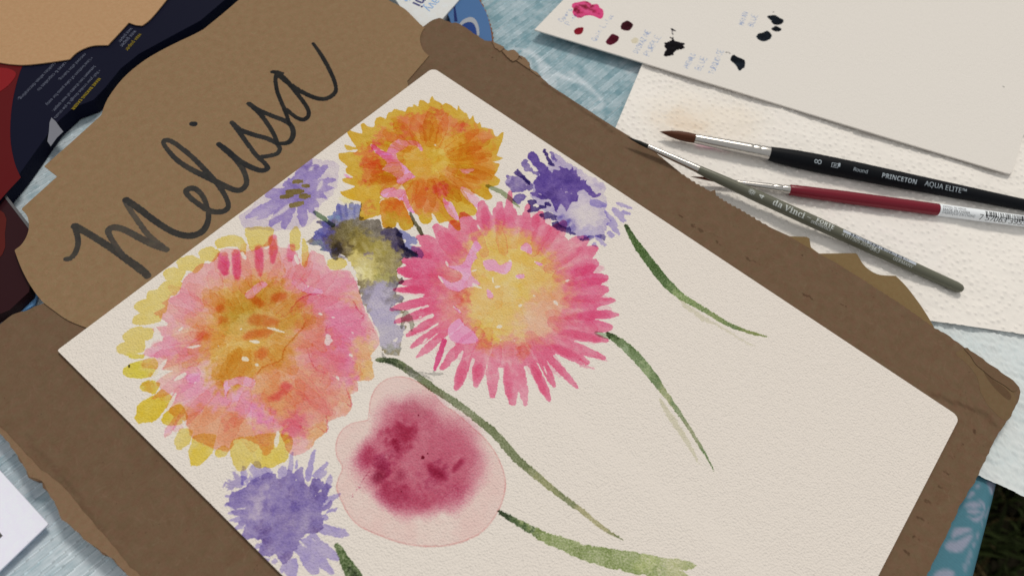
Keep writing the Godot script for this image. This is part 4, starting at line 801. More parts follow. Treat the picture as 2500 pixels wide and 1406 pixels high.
func build_cloth() -> void:
	var from := Vector2(-310, -270)
	var size := Vector2(670, 460)
	var ppm := 2.0
	var w := int(size.x * ppm)
	var h := int(size.y * ppm)
	var cv := Canvas.new(self, from, Vector2(2, 2), ppm, Color.WHITE)
	var leaf := Image.create_empty(w, h, false, Image.FORMAT_L8)
	var leaves := [[190.7,92.3,192.3,91,195.7,90.2,197.8,91.1,198.6,92.3,194.9,92.8], [191,93.9,194.6,93.5,197.6,94.1,194.5,95.5,191.8,95.1], [190.1,95.5,192,96.8,194.3,96.9,197.5,95.4,199.2,93.1,198.9,91.2,197.4,89.3,198.3,89.4,199.9,90.8,199.7,93.1,198.3,95.7,195.4,98.2,193.1,98.5,191.3,97], [181.6,103.9,183.2,101.7,186.4,100.8,189,101,191.1,102,188.4,103,184.5,104.2,180.7,105.7], [178.8,106.8,182.7,106.4,187.1,104.5,190.9,103.5,188.5,106.2,184.6,109.8,182,110.8,179.1,110.6,176.8,109.2], [168.2,120.5,171.5,118.1,174.7,117.4,177.1,118.1,177.7,119.7,173.9,122.4], [204.5,80.9,208.9,82,209.6,83.2,207,86.2,205,87.2,204.5,84.4], [192.3,89.3,195.9,86.1,197.1,86.4,194.8,88.4], [197.6,84.5,199.8,82.8,200.9,82.9,199.3,84.3], [201.6,93.4,202.9,91.9,201.5,94.9,198.8,97.1,199.7,95.6], [196.4,98.6,197.1,98.2,196,100.8,195.8,100.4], [192.2,104,193.6,102.2,193.2,104,191.7,106.2], [189.4,107.2,190.6,106.2,190.2,107.9,189,109], [186.7,110.4,187.5,109.7,187.3,112.5,186.6,112.8], [184.9,112.5,185.5,112.2,185.3,115.3,184.7,115.3], [182.8,115.3,183.6,115.1,183.1,118,182.5,118]]
	for l in leaves:
		cv.fill(leaf, cv.shape(l), Vector2i.ZERO, Color.WHITE)
	# the same leaves, printed all over the cloth but only ghosting through the striped top
	var ghost := Image.create_empty(w, h, false, Image.FORMAT_L8)
	for k in 60:
		var c := Vector2(rng.randf_range(from.x, from.x + size.x), rng.randf_range(from.y, from.y + size.y))
		var turn := rng.randf() * TAU
		for half in [-1.0, 1.0]:
			var p := PackedVector2Array()
			for i in 9:
				var t := i / 8.0
				p.append(cv.px(c + (Vector2(t * 34.0, half * (2.0 + 11.0 * sin(t * PI) * (1.0 - 0.4 * t)))).rotated(turn)))
			for i in 9:
				var t := 1.0 - i / 8.0
				p.append(cv.px(c + (Vector2(t * 34.0, half * 2.0)).rotated(turn)))
			cv.fill(ghost, p, Vector2i.ZERO, Color.WHITE)
	for s in [[0.7,-168.2,3,10.3,-167.2,3.5,19.7,-156.1,4,28.9,-148.5,3.4,42.8,-142.9,2.9], [36.1,-150.6,2.5,45,-139.9,2.9,51.4,-129.2,2.9,44,-122.4,2.4]]:
		for q in cv.stroke(s):
			cv.fill(ghost, q, Vector2i.ZERO, Color.WHITE)
	var gb := cv.blurred(ghost, 2)
	var lb := cv.blurred(leaf, 1)
	var across := Vector2(0.755, 0.656)
	var out := PackedByteArray()
	out.resize(w * h * 3)
	var rel := PackedByteArray()
	rel.resize(w * h)
	var teal := base("7a9197")
	var deep := base("64828a")
	var pale := base("b8bdc0")
	var print_teal := base("48727e")
	var print_white := base("878a9a")
	var widths := PackedFloat32Array()
	var edges := PackedFloat32Array()
	var stripe_of := PackedInt32Array()
	var line_of := PackedFloat32Array()
	stripe_of.resize(8000)
	line_of.resize(8000)
	var at := 0
	var n := 0
	while at < 7990:
		var wd := int(rng.randf_range(1.3, 5.0) * 10.0)
		for i in wd:
			if at + i < 8000:
				stripe_of[at + i] = n
				line_of[at + i] = minf(i, wd - i) / 10.0
		at += wd
		n += 1
	for y in h:
		for x in w:
			var p := from + Vector2(x, y) / ppm
			var i := y * w + x
			var d := (p - EDGE_AT).dot(EDGE_OUT)
			var s := p.dot(across) + 400.0
			var l := p.dot(Vector2(across.y, -across.x)) + 400.0
			var c: Color
			var hgt := 128.0
			if d > -46.0:
				var weave := (0.92 + 0.08 * fine[((x * 5) & 511) * 512 + ((y * 7) & 511)]) * (0.95 + 0.05 * sin((p.x + p.y * 0.4) * 9.0))
				c = print_teal.lerp(print_white, lb[i] / 255.0) * weave
			else:
				var k := clampi(int(s * 10.0), 0, 7999)
				var st := stripe_of[k]
				var blk := low[((st * 71) & 511) * 512 + (int(l * 3.0 + st * 57) & 511)] * 0.9 + mid[((st * 131) & 511) * 512 + (int(l * 2.0) & 511)] * 0.55
				var streak := mid2[(int(s * 34.0) & 511) * 512 + (int(l * 0.5) & 511)]
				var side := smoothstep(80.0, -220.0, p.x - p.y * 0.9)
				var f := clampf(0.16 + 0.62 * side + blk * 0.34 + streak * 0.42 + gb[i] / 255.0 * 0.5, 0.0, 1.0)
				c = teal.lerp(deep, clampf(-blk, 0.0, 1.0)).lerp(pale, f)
				var ln := line_of[k]
				if ln < 0.35:
					c = c * (0.72 if st % 2 else 1.35)
				hgt = 128.0 + (minf(ln, 0.8) - 0.8) * 90.0
				c = c * (0.96 + 0.06 * fine[((y * 3) & 511) * 512 + ((x * 3) & 511)])
			c = c.linear_to_srgb()
			out[i * 3] = clampi(int(c.r * 255.0), 0, 255)
			out[i * 3 + 1] = clampi(int(c.g * 255.0), 0, 255)
			out[i * 3 + 2] = clampi(int(c.b * 255.0), 0, 255)
			rel[i] = clampi(int(hgt), 0, 255)
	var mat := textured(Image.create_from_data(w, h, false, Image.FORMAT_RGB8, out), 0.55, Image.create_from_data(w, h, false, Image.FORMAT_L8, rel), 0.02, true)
	# flat top, rounded over the edge and hanging down; uv runs along the cloth
	var st2 := SurfaceTool.new()
	st2.begin(Mesh.PRIMITIVE_TRIANGLES)
	var prof := []      # [distance along the cloth, outward, height]
	for d in [-700.0, -300.0, -100.0, -40.0, -6.0]:
		prof.append([d, d, 0.0])
	for k in range(1, 7):
		var a := k / 6.0 * PI / 2
		prof.append([-6.0 + a * 6.0, -6.0 + sin(a) * 6.0, -6.0 + cos(a) * 6.0])
	for k in [12.0, 30.0, 70.0, 140.0]:
		prof.append([k, 0.0, -k - 2.6])
	var rows := 90
	for i in prof.size():
		for k in rows + 1:
			var t := lerpf(-620.0, 420.0, k / float(rows))
			var wave := (sin(t * 0.045) * 3.0 + sin(t * 0.11 + 1.0) * 1.2) * clampf(-prof[i][2] / 60.0, 0.0, 1.0)
			var q: Vector2 = EDGE_AT + EDGE_ALONG * t + EDGE_OUT * (prof[i][1] + wave)
			st2.set_uv((EDGE_AT + EDGE_ALONG * t + EDGE_OUT * prof[i][0] - from) / size)
			st2.add_vertex(Vector3(q.x, prof[i][2], q.y) * 0.001)
	for i in prof.size() - 1:
		for k in rows:
			var a := i * (rows + 1) + k
			for z in [a, a + rows + 1, a + 1, a + 1, a + rows + 1, a + rows + 2]:
				st2.add_index(z)
	st2.generate_normals()
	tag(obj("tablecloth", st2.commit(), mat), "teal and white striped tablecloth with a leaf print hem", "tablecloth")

# ---------------------------------------------------------------- sheets: mailer, labels, towels, swatch card

func serrate(p: PackedVector2Array, pitch: float, amount: float) -> PackedVector2Array:
	var o := PackedVector2Array()
	for i in p.size() - 1:
		var n := maxi(1, int(p[i].distance_to(p[i + 1]) / pitch))
		var side := (p[i + 1] - p[i]).normalized().orthogonal()
		for k in n * 2:
			o.append(p[i].lerp(p[i + 1], k / float(n * 2)) + side * (amount if k % 2 else -amount) * rng.randf_range(0.5, 1.2))
	o.append(p[p.size() - 1])
	return o

const SHEET_A := Vector2(-43.41, -138.66)
const SHEET_U := Vector2(0.77234, 0.63521)
const SHEET_V := Vector2(-0.63524, 0.77231)

func sheet_uv(from: Vector2, size: Vector2) -> Transform2D:     # table mm -> uv of a canvas laid out along the painting's own axes
	return Transform2D(SHEET_U, SHEET_V, SHEET_A + SHEET_U * from.x + SHEET_V * from.y).affine_inverse().scaled(Vector2.ONE / size)

func build_sheets() -> void:
	build_towels()
	build_mailer()
	build_labels()
	build_swatch()

func build_mailer() -> void:
	var p := PackedVector2Array()
	p.append_array(ragged(pairs([-47.2,-177.7,-44.5,-180,-41.8,-181.3,-38.8,-179.1,-34.7,-177.3,-32.6,-177.9,-29.3,-176.4,-22.3,-170.1,-15.3,-164.2,-11.4,-164.1,-8.1,-161.7,-5,-160.3,-3.9,-158,-2.2,-156.8,-0.4,-157.6,1.3,-158.1,4,-154,7,-152.2,9.8,-148.2,10.6,-143.4,14,-141.1,16.7,-136.8,20.4,-132]), 1.6, 0.25, 3))
	p.append_array(ragged(pairs([20.4,-132,37.9,-117.2,54.8,-102.9,67.2,-93.1,75.3,-86.5,83,-78.1,87.6,-73.2]), 5.0, 0.15, 4))
	p.append_array(serrate(pairs([87.6,-73.2,92.6,-68.7,99,-63.7]), 2.3, 0.45))
	p.append_array(pairs([101.5,-62.3,104,-63.5,103.9,-59.8]))
	p.append_array(serrate(pairs([103.9,-59.8,111.5,-54,122.5,-45.9,127.8,-41.7]), 2.3, 0.5))
	p.append_array(pairs([136.9,-36.7,149.9,-26.9,157.4,-22,169.3,-12.3]))
	p.append_array(serrate(pairs([169.3,-12.3,184.1,0.2,197.2,12.6,201.9,15.6]), 2.6, 0.22))
	p.append_array(ragged(pairs([201.9,15.6,208.4,22.5,209.6,22.3,217.8,30.2,225.9,38,227.4,41.1,227.3,43.5,222.9,50.2,217.3,56.4,210.5,62.9,205.7,68.1,201.1,73.6,195.3,81.2,189.2,87.7,184.1,92.8,178.3,99.9,172.7,107,164.8,116.1,160.2,122.2]), 1.8, 0.3, 5))
	p.append_array(PackedVector2Array([Vector2(60, 262), Vector2(20, 262)]))
	p.append_array(ragged(pairs([-119.9,136.3,-138.4,124.8,-144.3,119.7,-148.8,117.6,-152.7,114.8,-157.2,112.4,-162.7,107.8,-166.7,105.7,-169.8,101.5,-173,97.7,-177,94.1,-178.3,91.6,-180.8,91.3,-183.5,90.3,-187.1,85.8,-192.6,79.8,-196.8,75,-199.6,73.4,-212.2,64]), 1.8, 0.35, 6))
	p.append_array(pairs([-232.6,47,-228.8,35.8]))
	p.append_array(ragged(pairs([-215.9,25.7,-212.5,21.3,-208.1,19.1,-203.2,16.1,-188.7,4.4]), 1.5, 0.3, 7))
	var cv := Canvas.new(self, Vector2(-120, -60), Vector2(480, 400), 2.6, PAPER_SEEN)
	# faint marks: dashes from the tear strip, creases, scuffs
	cv.wash(cv.petal_list([311.8,27,314.7,26.1,1,311.3,34.6,314.9,33.8,1.2,309.8,44.2,313.4,43.3,1.1,310.9,52.7,313.4,51.8,1.1,312.3,60.4,315.2,60.2,0.9,311.4,68.3,314.4,68.2,0.9,312.6,10.6,314.2,10.1,1,314.6,1.6,316.3,1.1,1.1,311.9,18.2,313.1,17.6,0.8,156.3,-9.3,159.1,-9.5,1,164.1,-8.4,166.4,-8.5,1.3,168,-8,170.7,-8.5,1.5,178.5,-8.1,182.6,-8.2,1,193.4,-10.3,200.3,-10.2,1,224.6,-10.6,231.1,-10.5,1,242.5,-17.8,245,-17,0.7], 0.4, 0.5), "9a8a7c", {"d": 0.6, "dry": 0.4, "r": 4.0})
	cv.wash(cv.stroke([293.6,-3.7,0.9,302.6,-5.2,1.1,312.5,-8.9,1.1,322,-8.4,0.9]) + cv.stroke([49.7,-34.5,0.9,77.4,-33.3,0.9,100.4,-31.6,0.9]) + cv.stroke([22.2,257.1,0.4,45.4,258.3,0.4,74.5,259.4,0.4]), "8a7a6c", {"d": 0.5, "s": 1})
	for k in 14:     # old damp stains and rubbed places
		var c := Vector2(rng.randf_range(-90, 330), rng.randf_range(-45, 300))
		var n := []
		var rad := rng.randf_range(6, 22)
		for i in 9:
			var q := c + Vector2.from_angle(TAU * i / 9.0) * rad * rng.randf_range(0.5, 1.2)
			n.append_array([q.x, q.y])
		cv.wash([cv.shape(n)], "b0a498", {"d": rng.randf_range(0.1, 0.28), "s": 3, "r": 8.0, "v": 0.5})
	for k in 16:
		var c := Vector2(rng.randf_range(-60, 320), rng.randf_range(-40, 290))
		var l := Vector2.from_angle(rng.randf() * TAU) * rng.randf_range(8, 40)
		cv.wash(cv.stroke([c.x, c.y, 0.3, c.x + l.x * 0.5 + rng.randf_range(-2, 2), c.y + l.y * 0.5, 0.5, c.x + l.x, c.y + l.y, 0.2]), "a89888", {"d": 0.35, "e": 0.0, "dry": 0.3})
	var dots := []
	for q in [[[230.4,-33.6,283.4,-33.3], 26], [[12.5,-31.4,49.5,-33], 14], [[209.3,-31.1,230.7,-32.9], 8]]:
		for k in q[1]:
			var t: float = (k + rng.randf_range(-0.2, 0.2)) / q[1]
			var c := Vector2(q[0][0], q[0][1]).lerp(Vector2(q[0][2], q[0][3]), t) + Vector2(0, 1.6)
			dots.append(cv.shape([c.x - 0.5, c.y, c.x, c.y - 0.4, c.x + 0.5, c.y, c.x, c.y + 0.4]))
	cv.wash(dots, "5a4a40", {"d": 0.6, "e": 0.0})
	var under := kraft(61, base("624c39"), 0.15)
	var im := cv.finish(Color.WHITE, under)
	var rel := noise_image(9, 0.03, 4, cv.w, cv.h)
	var mat := textured(im, 0.78, rel, 0.02)
	var uv := sheet_uv(Vector2(-120, -60), Vector2(480, 400))
	var m := root_at("cardboard_mailer", Vector3(0.02, 0, 0))
	tag(m, "opened dark brown cardboard mailer with torn edges under the painting", "cardboard")
	obj("board", slab(p, 5.6, 8.6, uv, m.position), mat, m)
	# the folded-under layer that lifts it off the table
	obj("folded_layer", slab(pairs([-44.2,-163.4,-4.1,-130.6,6.3,-18.1,15.7,-0.5,66.1,14.8,89.1,53.8,67.7,149.2,-49.2,162.5,-130.8,120.5,-171.7,91.1,-199.4,67,-221.6,44.5,-199,22.6]), 0.6, 5.5, uv, m.position), mat, m)
	# paper peeled off in strips: lighter inside
	var inner := textured(kraft(71, base("735a44"), 0.12), 0.9, null, 0.0, true)
	var inner2 := textured(kraft(72, base("655039"), 0.12), 0.9, null, 0.0, true)
	var band := ragged(pairs([-119.8,136.3,-138.4,124.8,-144.3,119.7,-152.7,114.8,-157.1,112.4,-162.7,107.9,-166.7,105.7,-173,97.7,-178.3,91.6,-183.5,90.3,-187,85.8,-192.5,79.8,-199.5,73.5,-207.8,67.3]), 1.8, 0.3, 16)
	band.append_array(ragged(pairs([-204.5,67.9,-200.4,71,-195,75.2,-187.5,81.3,-179.6,87.4,-168.2,94.8,-162.5,99.9,-157.6,104.8,-148.7,112.3,-137.8,122,-118.7,134.9]), 2.5, 0.3, 17))
	obj("torn_edge", slab(band, 8.2, 8.8, tile(90), m.position), inner, m)
	for s in [[[-11.6,-163.4,-8.1,-161.3,-4.8,-159.6,-5,-157.2,-6.7,-155.8,-9.7,-158.5], 1.2], [[-5.5,-155.6,-3.9,-156.8,-2,-155.6,0.5,-157.1,2.8,-155.6,4.2,-152.8,2.6,-148.7,0.5,-147.9,-2.3,-150.6], 1.6], [[2.8,-148.6,4.7,-150.4,7.9,-148.4,9.9,-145.3,10.1,-142.7,7.8,-144.1], 1.3], [[9.7,-142.2,11.5,-142,14.2,-140.3,15.5,-137.5,13.3,-139], 0.9], [[4.2,-153,7,-151.9,9.7,-148.2,9.9,-146.2,7,-148.6], 0.8]]:
		obj("torn_strip", slab(ragged(smooth_closed(pairs(s[0]), 1), 0.9, 0.32, 21), 8.2, 8.5 + s[1] * 0.55, tile(60), m.position), inner, m)
	var peel := smooth_closed(pairs([207.7,23,209.4,22.6,213.2,27,217.6,30.5,225.6,38.3,226.5,41.6,223.9,44.7,224.1,47.2,220.8,52.1,217.7,55.9,214.2,56.8,211.1,52.3,209,47.6,208.6,42.8,209.3,38.4,208.7,34.4,206.4,29.9,203,25.3]), 3)
	obj("peeled_corner", slab(ragged(peel, 1.5, 0.15, 23), 8.4, 8.66, tile(80), m.position), inner2, m)
	var lip := smooth_closed(pairs([207.8,23,209.1,22.8,212.9,27,217.4,30.7,225.5,38.5,226.5,41.8,223.6,43.5,220.7,40.6,216.2,37.2,213.5,33.9,210.7,30.5,209.6,26.5]), 3)
	obj("folded_lip", slab(lip, 8.4, 8.95, tile(80), m.position), textured(kraft(73, base("604a37"), 0.12), 0.85, null, 0.0, true), m)
	obj("crease_fold", slab(smooth_closed(pairs([213.4,34.4,216.9,38.3,220.5,41.5,222.3,45.4,220.4,47.6,217.5,44.5,215.1,40.7]), 3), 8.4, 8.69, tile(80), m.position), textured(kraft(74, base("56412f"), 0.12), 0.9, null, 0.0, true), m)

func build_labels() -> void:
	var from := Vector2(-120, -90)
	var size := Vector2(170, 370)
	var cv := Canvas.new(self, from, size, 4.0, PAPER_SEEN)
	var pen := cv.stroke([-36.6,200.5,2.3,-35.5,198.6,2.7,-36.8,195.4,2.6,-40.2,191.9,2.5,-44.8,189.4,2.5,-49.2,187.6,2.7])
	cv.wash(pen, "5a6880", {"wet": 0.95, "e": 0.25, "r": 1.5, "d": 1.1, "g": 0.05})
	cv.wash(cv.stroke([-49.2,187.6,3.5,-40.5,185.9,3.2,-27.9,184.1,3.3,-16.2,183,3.4,-8.4,182.3,3.7,-3.4,182.4,3.4]), "58667e", {"wet": 0.93, "e": 0.25, "r": 1.5, "d": 1.1, "g": 0.05})
	cv.wash(cv.stroke([-19,183.1,2.2,-27.3,181.8,2.4,-33.5,180.4,2.5,-36.2,178.9,3.2,-35.8,176.4,3.5,-31.4,174.2,3.2,-22.1,172.2,3.3,-14.4,170.3,3.5,-8.5,168.3,2.9]), "62708a", {"wet": 0.9, "e": 0.3, "r": 1.5, "d": 1.0, "g": 0.05})
	cv.wash(cv.stroke([-11,168.5,2.5,-20.8,168.8,2.6,-32.3,166.9,2.5,-40.8,165.1,2.5,-44.9,163.7,2.7]), "6a7892", {"wet": 0.85, "e": 0.3, "r": 1.5, "d": 1.0, "g": 0.05})
	cv.wash(cv.stroke([-45,163.4,3.3,-36.7,162.6,3.3,-26.8,162.1,3.2,-17.7,161.1,3.1,-11.6,159.5,3.3,-6.5,156.2,3.5,-5,151.4,3.4,-7.1,146.7,2.8,-11.7,142.6,2.4,-19.6,138.8,2.4,-25.4,137.8,2.7,-28.5,138.9,3.3,-29.3,141.4,2.8,-26,142.7,2.6,-19.2,142.7,2.7,-13.1,142,2.9,-8.8,140,3.1,-6.7,136.7,3.1,-8.1,133.8,2.4,-13.1,131.4,2.3,-21.5,129.1,2.6,-32.4,127.6,2.7,-44.2,126.5,2.6,-55.9,126.6,2.6,-61.1,127.8,2.9,-61.6,129.8,2.2,-57.4,131.3,2.2,-47.6,132.6,2.6,-37.6,131.7,3,-27.4,129.5,3.2,-19.3,127.8,3.2,-13.5,126.2,3.1,-10.9,124.2,3.3,-11.4,120.5,2.8,-14.6,117.6,2.5,-21.8,114.5,2.8,-32,112.6,3.1,-41.2,112.5,2.5]), "4c5a74", {"wet": 0.93, "e": 0.25, "r": 1.5, "d": 1.1, "g": 0.05})
	cv.wash(cv.stroke([-40.9,112.6,2.7,-33.6,112.7,3.2,-26.5,112.9,3.2,-19.8,112,3.1,-13.6,110.1,3,-11.6,107.2,2.9,-14.4,105.6,2.3,-22.8,104.8,2.4,-39.4,100.8,2.4,-47.5,98.9,2.4]) + cv.stroke([-47.5,98.9,2.6,-41.1,99.4,2.8,-33.4,97,2.9,-26,93.9,2.8,-20,93.1,2.5,-16.6,94.7,2.3,-15.7,98.2,2.6,-19.5,104.2,2.7]), "414f6a", {"wet": 0.93, "e": 0.2, "r": 1.5, "d": 1.15, "g": 0.05})
	cv.wash(cv.stroke([-20.2,92.9,2.2,-28.3,89.2,2.3,-41.1,85.6,2.5,-51.5,84.7,2.4]) + cv.stroke([-51.4,84.6,2.6,-45.1,84.3,2.6,-36.3,82.2,2.7,-29.1,80.1,2.9,-24,80.3,2.6,-19.1,83.6,2.7,-16.9,88.3,2.9,-19.2,91.9,2.5]), "3b4860", {"wet": 0.93, "e": 0.2, "r": 1.5, "d": 1.15, "g": 0.05})
	cv.wash(cv.stroke([-25.3,80.3,1.9,-34.5,75.3,2.1,-46.8,69.4,2.1,-55.1,63.5,2.1,-57.8,60.2,2.2]) + cv.stroke([-60.4,61,2.4,-58,59.5,2.7,-55.7,58.2,1.8]) + cv.stroke([-57.1,60.3,2.7,-51.5,60.1,2.8,-38.9,63,2.4,-28.6,65.9,2.2,-23.6,69,2.2,-22.9,73.1,2.8,-27.5,74.7,2.3,-34.4,74.1,2]) + cv.stroke([-56.6,60.8,2.1,-44.4,60.9,2.7,-33,59.5,2.8,-26.6,56.6,3,-24.8,51.7,2.7,-27.1,46.5,2.1,-36,41,2.3,-49.7,35,2.4,-61.1,31.2,1.8]), "343f54", {"wet": 0.95, "e": 0.2, "r": 1.5, "d": 1.2, "g": 0.05})
	cv.wash(cv.stroke([-61,112.8,3,-60.1,112.3,3.3]), "404f6d", {"r": 1.0, "d": 1.2})
	var under := kraft(81, base("7c6247"), 0.13)
	var mat := textured(cv.finish(Color.WHITE, under), 0.85, noise_image(12, 0.2, 2, cv.w, cv.h), 0.005)
	var at := Vector3(-0.05, 0, 0)
	var p := smooth_open(pairs([-207.6,-93.1,-207.5,-104.7,-203.7,-119.7,-197.4,-131.8,-190.9,-140.1,-183.1,-148.1,-175.8,-154.9,-171.3,-159.6]), 4)
	p.append_array(pairs([-163.9,-172.5,-156.9,-185.7,-146.8,-204.8]))
	p.append_array(smooth_open(pairs([-144.6,-205.8,-129.9,-218.6,-110.6,-218.9,-90.2,-209.5,-73.2,-194,-63.1,-187,-56.2,-178.7,-52.4,-173.8,-49.9,-171.3]), 4))
	p.append_array(smooth_open(pairs([-50.5,-170.2,-51.8,-165.6,-52,-160.9,-51,-156.3,-49.2,-152.1,-46.3,-148.8]), 4))
	p.append_array(pairs([-47.3,-146.7,-56.8,-128.3,-49.1,-98.4,-118.3,3.8,-170.5,32.1]))
	p.append_array(smooth_open(pairs([-180,26.8,-188.9,23.4,-196.2,18.9,-202.7,14.3,-209.8,6.9,-216.3,-1.5,-222.1,-10.5]), 4))
	p.append_array(smooth_open(pairs([-222,-11.2,-220.4,-13.6,-219.6,-17.7,-219.9,-22.2,-221.4,-26.7,-223.6,-30.3,-226.6,-33.1]), 4))
	p.append_array(pairs([-226.4,-34.1,-221.8,-43.2,-216.8,-53,-224.6,-58.8,-217,-73.8]))
	var o := obj("name_label", slab(p, 8.68, 9.15, sheet_uv(from, size), at), mat, null, at)
	tag(o, "brown kraft bracket label with a name in black marker", "label", "kraft bracket labels")
	var plain_kraft := textured(kraft(83, base("a07c5a"), 0.1), 0.85, noise_image(13, 0.2, 2, 512, 512), 0.006, true)
	at = Vector3(-0.25, 0, -0.2)
	p = smooth_open(pairs([-304.7,-138.5,-280.2,-128.1,-266.9,-125.2,-260.5,-124.5,-254,-124.7,-244.9,-126.9,-234.2,-130.2]), 4)
	p.append_array(smooth_open(pairs([-233.7,-130.5,-232.2,-134.7,-229.2,-138.7,-224.5,-141.6,-217.5,-142.5]), 4))
	p.append_array(pairs([-217.3,-143.1,-214.4,-151.7,-211.4,-160.9,-207.3,-159.3]))
	p.append_array(smooth_open(pairs([-203.8,-159.2,-201.6,-162.8,-199.2,-169.4,-196,-181.1]), 4))
	p.append_array(pairs([-190.7,-203.2,-233.3,-233.5,-324,-212.4]))
	o = obj("blank_label", slab(p, 9.4, 9.95, tile(70), at), plain_kraft, null, at)
	tag(o, "blank light brown kraft label lying on the dark blue box", "label", "kraft bracket labels")
	at = Vector3(0.2, 0, 0)
	p = pairs([129.8,-42.3,139.6,-38.6,148,-38.7,149.3,-37.8,148.9,-32.4,152.3,-28.9,171.2,-30,172,-29.1])
	p.append_array(smooth_open(pairs([172.3,-27.6,173.4,-23.8,175.8,-20.4,180.3,-17.8,188.3,-17.6]), 4))
	p.append_array(smooth_open(pairs([188.6,-17.2,191.8,-12.2,194.5,-5.9,196.4,-0.8,198.3,5.8,199.6,11.9]), 4))
	p.append_array(pairs([176.8,32.3,117.6,-8.4]))
	o = obj("tucked_label", slab(p, 4.9, 5.4, tile(70), at), textured(kraft(85, base("705a3c"), 0.1), 0.85, null, 0.0, true), null, at)
	tag(o, "brown kraft label poking out from under the mailer on the paper towel", "label", "kraft bracket labels")

# grid sheet with its own heights: corner, two edge directions (mm), counts
func cloth_grid(k: Vector2, a: Vector2, b: Vector2, na: int, nb: int, height: Callable, uv: Transform2D, thick: float) -> ArrayMesh:
	var v := PackedVector3Array()
	var t := PackedVector2Array()
	v.resize((na + 1) * (nb + 1))
	t.resize((na + 1) * (nb + 1))
	var i := 0
	for y in nb + 1:
		for x in na + 1:
			var p := k + a * x + b * y
			v[i] = Vector3(p.x, height.call(p, x, y), p.y) * 0.001
			t[i] = uv * p
			i += 1
	var idx := PackedInt32Array()
	idx.resize(na * nb * 6)
	i = 0
	for y in nb:
		for x in na:
			var q := y * (na + 1) + x
			idx[i] = q; idx[i + 1] = q + na + 1; idx[i + 2] = q + 1
			idx[i + 3] = q + 1; idx[i + 4] = q + na + 1; idx[i + 5] = q + na + 2
			i += 6
	var arr := []
	arr.resize(Mesh.ARRAY_MAX)
	arr[Mesh.ARRAY_VERTEX] = v
	arr[Mesh.ARRAY_TEX_UV] = t
	arr[Mesh.ARRAY_INDEX] = idx
	var m := ArrayMesh.new()
	m.add_surface_from_arrays(Mesh.PRIMITIVE_TRIANGLES, arr)
	var st := SurfaceTool.new()
	st.create_from(m, 0)
	st.generate_normals()
	return st.commit()

